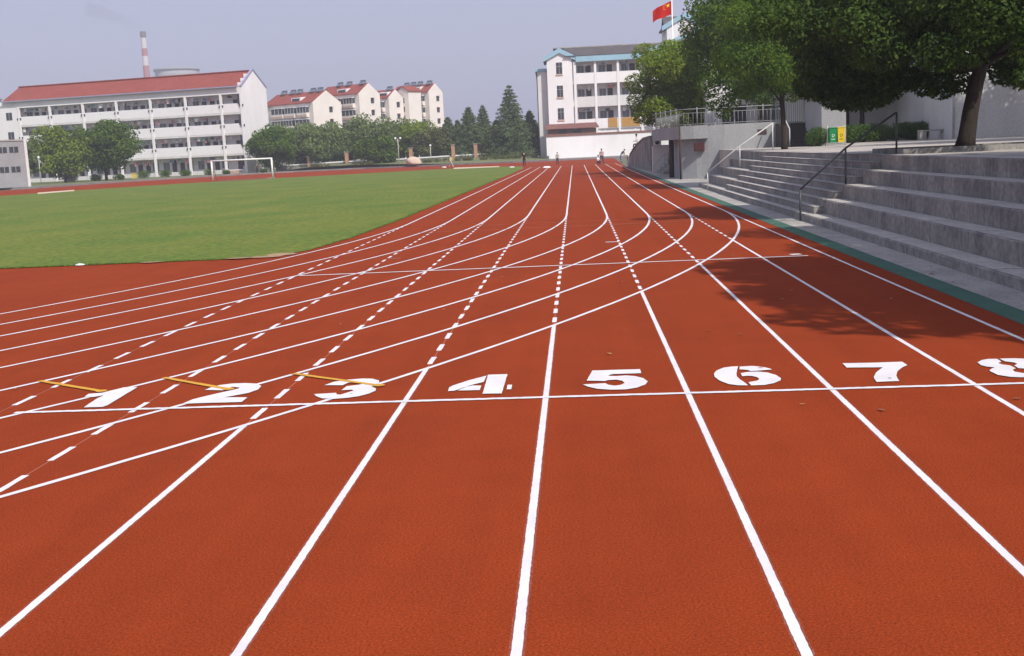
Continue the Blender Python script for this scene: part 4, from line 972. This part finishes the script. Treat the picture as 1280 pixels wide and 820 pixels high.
conifer(622, 150, 34, 209, 'short olive conifer at the foot of the tallest one', 86, 'olive')
conifer(664, 138, 34, 214, 'pale conifer touching the left wing of the gabled dormitory', 87, 'olive')
tree_px('broadleaf_tree', 655, 196, 150, 40, 225, 'dim broadleaf tree behind the tallest conifer', LEAF['willow'], 88, 7000, .45, 36, G3)
tree_px('broadleaf_tree', 615, 196, 158, 40, 228, 'dim broadleaf tree behind the slim conifer', LEAF['willow'], 89, 7000, .45, 36, G3)
tree_px('broadleaf_tree', 572, 196, 160, 44, 230, 'dim broadleaf tree behind the small conifer', LEAF['willow'], 91, 7000, .45, 36, G3, .16, .1)
tree_px('broadleaf_tree', 598, 196, 162, 46, 233, 'dim broadleaf tree behind the broad dark conifer', LEAF['willow'], 92, 7000, .45, 36, G3, .16, .1)
tree_px('broadleaf_tree', 637, 196, 160, 46, 231, 'dim broadleaf tree left of the pale conifer', LEAF['olive'], 93, 7000, .45, 36, G3, .16, .1)
tree_px('broadleaf_tree', 12, 215, 108, 44, 245, 'hazy tree top showing above the left end of the dormitory roof', LEAF['pine'], 90, 6000, .5, 34, None)
# shrubs in front of the long dormitory
for i, (px, py, w, lab) in enumerate([(87, 222.5, 20, 'dark low shrub under the round bright green tree'), (148, 219.5, 12, 'small shrub right of the taller dark green tree'), (180, 219, 16, 'clipped shrub first of the row along the dormitory'), (205, 217, 15, 'clipped shrub second of the row along the dormitory'),
                                       (233, 215.5, 14, 'clipped shrub third of the row, left of the goal'), (261, 214, 13, 'clipped shrub beside the left goal post'), (283, 213, 9, 'small shrub seen between the goal posts'), (330, 213, 8, 'tiny dark shrub at the foot of the dormitory gable'), (120, 221.5, 14, 'low shrub under the taller dark green tree')]):
    Y = 196 if px > 160 else 186
    p = aY(px, py, Y); s_ = w * Y / FPX
    hedge('shrub', (p.x, Y, .26), (s_, s_ * .8, s_ * .62), 1500, .16, 300 + i, lab, 'shrubs in front of the long dormitory', LEAF['mid'], 'shrub')
# rough grass clumps on the bank
for i, px in enumerate([400, 452, 545, 580, 615, 637]):
    Y = 199; p = aY(px, 205, Y)
    hedge('weed_clump', (p.x, Y, .6), (3.2 + (i % 3), 1, .7), 900, .2, 340 + i, ['weedy clump left of the dark bush', 'weedy clump right of the dark bush', 'weedy clump right of the cream boulder', 'weedy clump behind the person in the pale top', 'weedy clump below the short olive conifer', 'weedy clump left of the dark standing person'][i], 'weeds on the far bank', LEAF['olive'], 'weeds')

# ------------------------------------------------------------------ fence on the bank
brick = mat('orange_brick_pier', (.46, .27, .17), .9, .2, 1.5, .1, 12)
for i, (px, y0, y1) in enumerate([(434, 190.5, 205), (488, 186, 202), (514, 184.5, 200), (567, 180.5, 197.5), (595, 179, 196), (622, 181.5, 194.5), (635, 181, 193.5), (386, 196, 208)]):
    p = aY(px, y1, 207); h = aY(px, y0, 207).z - p.z
    w = (1.0 if i < 5 else .7) * .3
    t = empty('brick_pier', (p.x, 207, min(p.z, 1.0)), 0, ['orange brick pier left of the low dark bush', 'orange brick pier left of the twin globe lamp', 'orange brick pier above the cream boulder', 'orange brick pier above the person in the pale top', 'orange brick pier below the slim conifer', 'thin pier left of the tallest conifer trunk', 'thin pier at the foot of the tallest conifer', 'orange brick pier behind the willows by the dormitory'][i], 'pier', 'brick piers of the far fence')
    MB().box(-w, w, -w, w, 0, h).build('shaft', brick, t); box('cap', t, CONCL, -w - .08, w + .08, -w - .08, w + .08, h + .003, h + .12)
fr = empty('low_fence', (0, 207.6, 0), 0, 'low fence with white top rail along the far bank', 'fence')
rail = [aY(345, 208.5, 207.6), aY(430, 202.8, 207.6), aY(487, 200.5, 207.6), aY(560, 195.8, 207.6), aY(620, 192.3, 207.6), aY(672, 189.5, 207.6)]
for a, b in zip(rail, rail[1:]):
    MB().add([(a.x, -.25, a.z), (b.x, -.25, b.z), (b.x, .25, b.z), (a.x, .25, a.z), (a.x, -.25, a.z + .22), (b.x, -.25, b.z + .22), (b.x, .25, b.z + .22), (a.x, .25, a.z + .22)], [(3, 2, 1, 0), (4, 5, 6, 7), (0, 1, 5, 4), (1, 2, 6, 5), (2, 3, 7, 6), (3, 0, 4, 7)]).build('top_rail', WHITEM, fr)
    MB().add([(a.x, -.15, .2), (b.x, -.15, .2), (b.x, .15, .2), (a.x, .15, .2), (a.x, -.15, a.z - .003), (b.x, -.15, b.z - .003), (b.x, .15, b.z - .003), (a.x, .15, a.z - .003)], [(3, 2, 1, 0), (4, 5, 6, 7), (0, 1, 5, 4), (1, 2, 6, 5), (2, 3, 7, 6), (3, 0, 4, 7)]).build('fence_wall', CONC, fr)
bo = empty('boulder', (aY(518, 205, 197).x, 197, .75), 0, 'smooth cream boulder on the bank below the fence', 'boulder')
bm = bmesh.new(); bmesh.ops.create_icosphere(bm, subdivisions=3, radius=1)
for v in bm.verts:
    k = 1 + .18 * noise.noise(v.co * 1.3); v.co = Vector((v.co.x * 1.35 * k, v.co.y * .8 * k, max(-.35, v.co.z * .95 * k + .12 * v.co.x * -1)))
me = bpy.data.meshes.new('stone'); bm.to_mesh(me); bm.free(); me.materials.append(mat('cream_stone', (.62, .5, .4), .9, .15, 1, .06, 8)); me.polygons.foreach_set('use_smooth', [True] * len(me.polygons)); link(bpy.data.objects.new('stone', me), bo)
# lamps
def globe_lamp(px, base_y, top_y, Y, label, arms=1):
    p = aY(px, base_y, Y); h = aY(px, top_y, Y).z - p.z
    t = empty('globe_lamp', (p.x, Y, p.z), 0, label, 'street lamp', 'globe lamps round the track')
    MB().tube([(0, 0, -.6), (0, 0, h - .2)], .06, 8).build('post', STEELL, t, smooth=True)
    for sx in ([0] if arms == 1 else [-.42, .42]):
        if sx: MB().tube([(0, 0, h - .6), (sx * .6, 0, h - .55), (sx, 0, h - .35)], .035, 6).build('arm', STEELL, t, smooth=True)
        MB().lathe([(.001, -.2), (.11, -.17), (.19, -.07), (.205, 0), (.18, .1), (.1, .18), (.001, .2)], 14, (sx, 0, h - .12)).build('globe', mat('milk_glass', (.8, .8, .8), .3, 0, 1, 0), t, smooth=True)
globe_lamp(499, 204, 172, 200, 'twin globe lamp post standing in front of the willows', 2)
globe_lamp(51, 224, 196, 180, 'single white globe lamp beside the small dark tree at left', 1)
globe_lamp(539, 203, 181, 205, 'small lamp post right of the cream boulder', 1)
yb = empty('yellow_box', aY(168, 223, 184), 0, 'small yellow box on the verge in front of the dormitory', 'box')
MB().box(-.35, .35, -.3, .3, 0, .75).build('body', mat('dull_yellow', (.62, .5, .12), .7, .15, 2, .03), yb); box('lid', yb, MATS['dull_yellow'], -.4, .4, -.35, .35, .753, .83)
for i, (px, py, s_, lab) in enumerate([(683.5, 209.8, .36, 'crumpled white sheet lying at the inner lane near the finish'), (555, 209.6, .3, 'white litter on the red track left of the pale person'), (640, 209.5, .25, 'small pale object on the grass corner'), (100, 332.4, .085, 'scrap of white paper at the near edge of the grass'), (331, 216.8, .6, 'white sack lying beside the goal post')]):
    p = gp(px, py); bm = bmesh.new(); bmesh.ops.create_icosphere(bm, subdivisions=2, radius=s_)
    for v in bm.verts: v.co = Vector((v.co.x * 1.3, v.co.y * .8, max(0, v.co.z * .45))) * (1 + .35 * noise.noise(v.co * 3 / s_ + Vector((i * 7, 0, 0))))
    me = bpy.data.meshes.new('litter'); bm.to_mesh(me); bm.free(); me.materials.append(WHITEM); tag(link(bpy.data.objects.new('litter', me)), lab, 'litter').location = (p.x, p.y, .02)

def leaf_litter():
    rs = np.random.RandomState(11); mb = MB()
    for i in range(150):
        k = rs.rand()
        if k < .35: x, y, z = 1.5 + 3.2 * rs.rand(), 8 + 30 * rs.rand(), .014
        elif k < .6: x, y, z = 5.15 + .55 * rs.rand(), 12 + 38 * rs.rand(), .016
        elif k < .8: st = rs.randint(0, 4); x, y, z = BX[st] + .12 + .33 * rs.rand(), 14 + 15 * rs.rand(), BZ[st] + .008
        else: x, y, z = -6 + 9 * rs.rand(), 11 + 22 * rs.rand(), .014
        a = rs.rand() * 6.28; l = .02 + .025 * rs.rand(); w = l * .5; c, s_ = math.cos(a), math.sin(a); h = .012 * rs.rand()
        mb.add([(x - c * l, y - s_ * l, z), (x + s_ * w, y - c * w, z + h), (x + c * l, y + s_ * l, z + h * .5), (x - s_ * w, y + c * w, z + h)], [(0, 1, 2), (0, 2, 3)], int(rs.randint(0, 2)))
    o = mb.build('leaf_litter', [mat('dry_leaf', (.42, .27, .1), .8, .2, 5, 0), mat('brown_leaf', (.2, .1, .04), .8, .2, 5, 0)])
    tag(o, 'scattered dry fallen leaves on the track, path and steps', 'leaves', kind='stuff')
leaf_litter()

# ------------------------------------------------------------------ people
SKIN = mat('skin', (.5, .3, .2), .6, .05, 3, 0); HAIR = mat('black_hair', (.012, .01, .01), .5, 0)
def person(loc, rz, label, shirt, trousers, height=1.7, pose='stand', seed=0, shoes=(.03, .03, .03)):
    k = height / 1.7; r = random.Random(seed)
    J = {}; E_ = []
    def j(n, x, y, z, rx, ry, par=None):
        J[n] = (len(J), Vector((x, y, z)) * k, rx * k, ry * k)
        if par: E_.append((J[par][0], J[n][0]))
    if pose == 'walk': hips = (.92, 0, 0); kn = ((.05, -.22), (.05, .1)); an = ((-.1 + .05, -.38), (.0, .4)); ar = ((.1, .22), (-.1, -.22)); zk = (.5, .5); za = (.1, .09)
    else: hips = (.92, 0, 0); kn = ((0, -.03), (0, -.01)); an = ((0, 0), (0, .01)); ar = ((.02, -.04), (-.02, .03)); zk = (.5, .5); za = (.08, .08)
    bend = 0.0
    if pose == 'bend': bend = .75
    if pose == 'sit' or pose == 'crouch':
        base = .45 if pose == 'sit' else .24
        j('pelvis', 0, 0, base + .05, .15, .12)
        j('waist', 0, -.06, base + .25, .135, .1, 'pelvis'); j('chest', 0, -.1, base + .5, .165, .11, 'waist'); j('neck', 0, -.12, base + .66, .055, .055, 'chest'); j('head0', 0, -.15, base + .74, .075, .085, 'neck'); j('head1', 0, -.16, base + .86, .07, .085, 'head0')
        for s_, n in ((-1, 'l'), (1, 'r')):
            j('hip' + n, s_ * .1, -.05, base + .02, .095, .095, 'pelvis'); j('knee' + n, s_ * .13, -.42, base + (.03 if pose == 'sit' else .25), .065, .065, 'hip' + n); j('ank' + n, s_ * .13, -.44 if pose == 'sit' else -.2, .07, .045, .045, 'knee' + n); j('toe' + n, s_ * .14, -.62 if pose == 'sit' else -.4, .03, .045, .03, 'ank' + n)
            j('sh' + n, s_ * .18, -.1, base + .57, .065, .065, 'chest'); j('el' + n, s_ * .22, -.2, base + .33, .048, .048, 'sh' + n); j('wr' + n, s_ * .15, -.38, base + .3, .034, .034, 'el' + n); j('ha' + n, s_ * .13, -.46, base + .28, .04, .025, 'wr' + n)
    else:
        cb_, sb_ = math.cos(bend), math.sin(bend)
        def up(y, z): return (-(z - .95) * sb_ + y * cb_, .95 + (z - .95) * cb_ + y * sb_)
        j('pelvis', 0, 0, .95, .145, .11)
        for n, z, a, b in (('waist', 1.12, .125, .095), ('chest', 1.32, .165, .11), ('neck', 1.47, .055, .055), ('head0', 1.55, .075, .085), ('head1', 1.645, .07, .085)):
            yy, z2 = up(0, z); j(n, 0, yy, z2, a, b, {'waist': 'pelvis', 'chest': 'waist', 'neck': 'chest', 'head0': 'neck', 'head1': 'head0'}[n])
        for q, (s_, n) in enumerate(((-1, 'l'), (1, 'r'))):
            j('hip' + n, s_ * .09, 0, .88, .095, .095, 'pelvis'); j('knee' + n, s_ * .1 + 0, kn[q][1], zk[q], .062, .065, 'hip' + n); j('ank' + n, s_ * .11, an[q][1], za[q], .042, .045, 'knee' + n); j('toe' + n, s_ * .12, an[q][1] - .17, .03, .045, .03, 'ank' + n)
            yy, z2 = up(0, 1.4); j('sh' + n, s_ * .19, yy, z2, .06, .06, 'chest')
            if bend: j('el' + n, s_ * .21, yy - .05, z2 - .28, .046, .046, 'sh' + n); j('wr' + n, s_ * .18, yy - .18, z2 - .5, .034, .034, 'el' + n); j('ha' + n, s_ * .17, yy - .2, z2 - .6, .04, .025, 'wr' + n)
            else: j('el' + n, s_ * .24, ar[q][1] * .4, 1.13, .046, .046, 'sh' + n); j('wr' + n, s_ * .25, ar[q][1] - .05, .9, .034, .034, 'el' + n); j('ha' + n, s_ * .25, ar[q][1] - .08, .8, .04, .025, 'wr' + n)
    me = bpy.data.meshes.new('body'); me.from_pydata([v[1] for v in J.values()], E_, [])
    tmp = bpy.data.objects.new('tmp_body', me); COL.objects.link(tmp)
    md = tmp.modifiers.new('skin', 'SKIN'); md.use_smooth_shade = True
    sv = me.skin_vertices[0].data
    for n, v in J.items(): sv[v[0]].radius = (v[2], v[3]); sv[v[0]].use_root = (n == 'pelvis')
    sd = tmp.modifiers.new('sub', 'SUBSURF'); sd.levels = 1; sd.render_levels = 1
    dg = bpy.context.evaluated_depsgraph_get(); bme = bpy.data.meshes.new_from_object(tmp.evaluated_get(dg)); bpy.data.objects.remove(tmp)
    bme.materials.clear()
    sm = mat('cloth_shirt_%s' % '_'.join('%02d' % int(c * 99) for c in shirt), shirt, .9, .12, 3, .03); tm = mat('cloth_trousers_%s' % '_'.join('%02d' % int(c * 99) for c in trousers), trousers, .9, .12, 3, .03)
    for m in (SKIN, sm, tm, mat('shoe', shoes, .6, .1, 3, 0)): bme.materials.append(m)
    names = list(J); pos = np.array([J[n][1][:] for n in names])
    segs = [(names[a], names[b]) for a, b in E_]
    A = np.array([J[a][1][:] for a, b in segs]); B = np.array([J[b][1][:] for a, b in segs])
    def reg(n):
        n = n[1]
        if n.startswith(('neck', 'head', 'wr', 'ha')): return 0
        if n.startswith(('hip', 'knee', 'ank')): return 2
        if n.startswith('toe'): return 3
        return 1
    idx = []
    for p in bme.polygons:
        c = np.array(p.center[:]); d = B - A; tt = np.clip(((c - A) * d).sum(1) / (d * d).sum(1), 0, 1); q = np.linalg.norm(c - (A + d * tt[:, None]), axis=1); idx.append(reg(segs[int(q.argmin())]))
    bme.polygons.foreach_set('material_index', idx)
    t = empty('person', loc, rz, label, 'person')
    link(bpy.data.objects.new('body', bme), t)
    h0 = J['head1'][1]; hm = MB().lathe([(.001, .105), (.06, .09), (.092, .045), (.098, -.02), (.088, -.06)], 12, (0, 0, 0)).build('hair', HAIR, t, (h0.x, h0.y + .015 * k, h0.z + .01), smooth=True); hm.scale = (.92 * k, k, k)
    return t
p = gp(564, 210); person((p.x, p.y, 0), 1.4, 'person in a pale yellow top walking on the far red track', (.7, .62, .3), (.5, .45, .42), 1.72, 'walk', 1)
p = gp(655.5, 208); person((p.x, p.y, 0), .2, 'person in black standing at the inside edge of the straight', (.012, .012, .014), (.012, .012, .014), 1.8, 'stand', 2)
p = gp(697, 206); person((p.x, p.y, 0), .1, 'person in grey shirt and dark trousers standing in the middle lanes', (.38, .4, .36), (.03, .035, .03), 1.5, 'stand', 3)
p = gp(752.5, 205.5); person((p.x, p.y, 0), 2.9, 'person in a reddish white top standing near the far end of the lanes', (.55, .36, .32), (.06, .06, .09), 1.72, 'walk', 4)
p = gp(747, 205.8); person((p.x, p.y, 0), .8, 'person in white crouching beside the one in the reddish top', (.75, .74, .75), (.1, .1, .14), 1.55, 'crouch', 5)
p = gp(776.5, 203.2); person((p.x, p.y, 0), 1.9, 'person in dark top and pale jeans bending by the flank wall', (.03, .03, .035), (.25, .32, .42), 1.7, 'bend', 6)
person((5.62, 104.3, 1.62), -1.57, 'person in a white shirt sitting on top of the flank wall', (.75, .75, .76), (.025, .025, .03), 1.65, 'sit', 7)
p = aY(321.5, 217.5, 192); person((p.x, p.y, .2), .3, 'person in dark clothes standing behind the goal near the dormitory', (.05, .05, .06), (.02, .02, .02), 1.55, 'stand', 8)

# ------------------------------------------------------------------ chimney, cooling tower, smoke, haze
def far_industry():
    Y = 900
    a = aY(184, 100, Y); top = aY(181.5, 42, Y)
    t = empty('factory_chimney', (a.x, Y, 0), 0, 'tall red and white banded factory chimney behind the dormitory', 'chimney')
    H = top.z; rad = lambda z: 3.4 - 1.5 * z / H
    zs = [aY(182, y, Y).z for y in (60 + 22, 86, 79, 70, 60.5, 46.5, 43)]
    cuts = [0, aY(184, 92.5, Y).z, aY(184, 82, Y).z, aY(183, 70, Y).z, aY(183, 60.5, Y).z, aY(182, 47, Y).z, H]
    cm = [mat('chimney_red', (.45, .17, .17), .85, .15, .05, .03, 1), mat('chimney_white', (.66, .62, .62), .85, .1, .05, .03, 1), mat('chimney_sooty', (.17, .15, .16), .9, .15, .05, .03, 1)]
    for i, (z0, z1) in enumerate(zip(cuts, cuts[1:])):
        MB().lathe([(rad(z0), z0), (rad(z1), z1 - .02)], 20).build('band', cm[[0, 0, 1, 0, 1, 0][i]], t, smooth=True)
    MB().lathe([(rad(H) - .6, H - 3), (rad(H) + .35, H - 2.5), (rad(H) + .35, H + 1.6), (rad(H) - .5, H + 1.6), (rad(H) - .5, H - 6)], 20).build('rim', cm[2], t)
    c = aY(222, 100, 1000)
    k = empty('cooling_tower', (c.x, 1000, 0), 0, 'pale concrete cooling tower peeping over the dormitory roof', 'cooling tower')
    R = 26.5 * 1000 / FPX * 1.02; Ht = aY(222, 87, 1000).z
    MB().lathe([(R * 1.5, 0), (R * 1.3, Ht * .2), (R * 1.1, Ht * .45), (R * .98, Ht * .68), (R * .955, Ht * .8), (R * .97, Ht * .93), (R, Ht), (R * .97, Ht), (R * .93, Ht * .93), (R * .9, Ht * .5)], 40).build('shell', mat('tower_concrete', (.4, .4, .41), .9, .15, .03, .03, 1), k, smooth=True)
    MB().lathe([(R * 1.0, Ht - 1.2), (R * 1.035, Ht - 1.1), (R * 1.035, Ht + .8), (R * .985, Ht + .8)], 40).build('rim', mat('tower_rim', (.33, .33, .35), .9, .1, .05, 0), k, smooth=True)
    # smoke drifting left from the chimney
    pts = [aY(px, py, Y) for px, py in ((182.2, 42.5), (177, 36), (168, 31), (157, 26), (143, 21), (126, 15), (108, 10))]
    mb = MB().tube(pts, [1.3, 1.9, 2.5, 3.3, 4.3, 5.4, 6.4], 14)
    o = mb.build('smoke', None or mat('tmp_smoke', (.1, .1, .1)), smooth=True)
    sm = bpy.data.materials.new('chimney_smoke'); sm.use_nodes = True; n = sm.node_tree; n.nodes.remove(n.nodes['Principled BSDF'])
    v = n.nodes.new('ShaderNodeVolumePrincipled'); v.inputs['Color'].default_value = (.35, .34, .36, 1); v.inputs['Density'].default_value = .02
    tc = n.nodes.new('ShaderNodeTexCoord'); nz = n.nodes.new('ShaderNodeTexNoise'); nz.inputs['Scale'].default_value = .09; nz.inputs['Detail'].default_value = 3
    n.links.new(tc.outputs['Object'], nz.inputs['Vector'])
    mr = n.nodes.new('ShaderNodeMapRange'); mr.inputs[1].default_value = .3; mr.inputs[2].default_value = .75; mr.inputs[3].default_value = .008; mr.inputs[4].default_value = .03
    n.links.new(nz.outputs['Fac'], mr.inputs[0]); n.links.new(mr.outputs[0], v.inputs['Density'])
    n.links.new(v.outputs[0], n.nodes['Material Output'].inputs['Volume']); o.data.materials.clear(); o.data.materials.append(sm)
    tag(o, 'thin dark smoke drifting left from the factory chimney', 'smoke', kind='stuff')
far_industry()
hz = MB().box(-1000, 700, -60, 1200, -1.2, 136).build('haze', SOIL)
hm = bpy.data.materials.new('haze_air'); hm.use_nodes = True; n = hm.node_tree; n.nodes.remove(n.nodes['Principled BSDF'])
v = n.nodes.new('ShaderNodeVolumePrincipled'); v.inputs['Color'].default_value = (.86, .87, .98, 1); v.inputs['Density'].default_value = .0006
n.links.new(v.outputs[0], n.nodes['Material Output'].inputs['Volume']); hz.data.materials.clear(); hz.data.materials.append(hm)
tag(hz, kind='stuff')
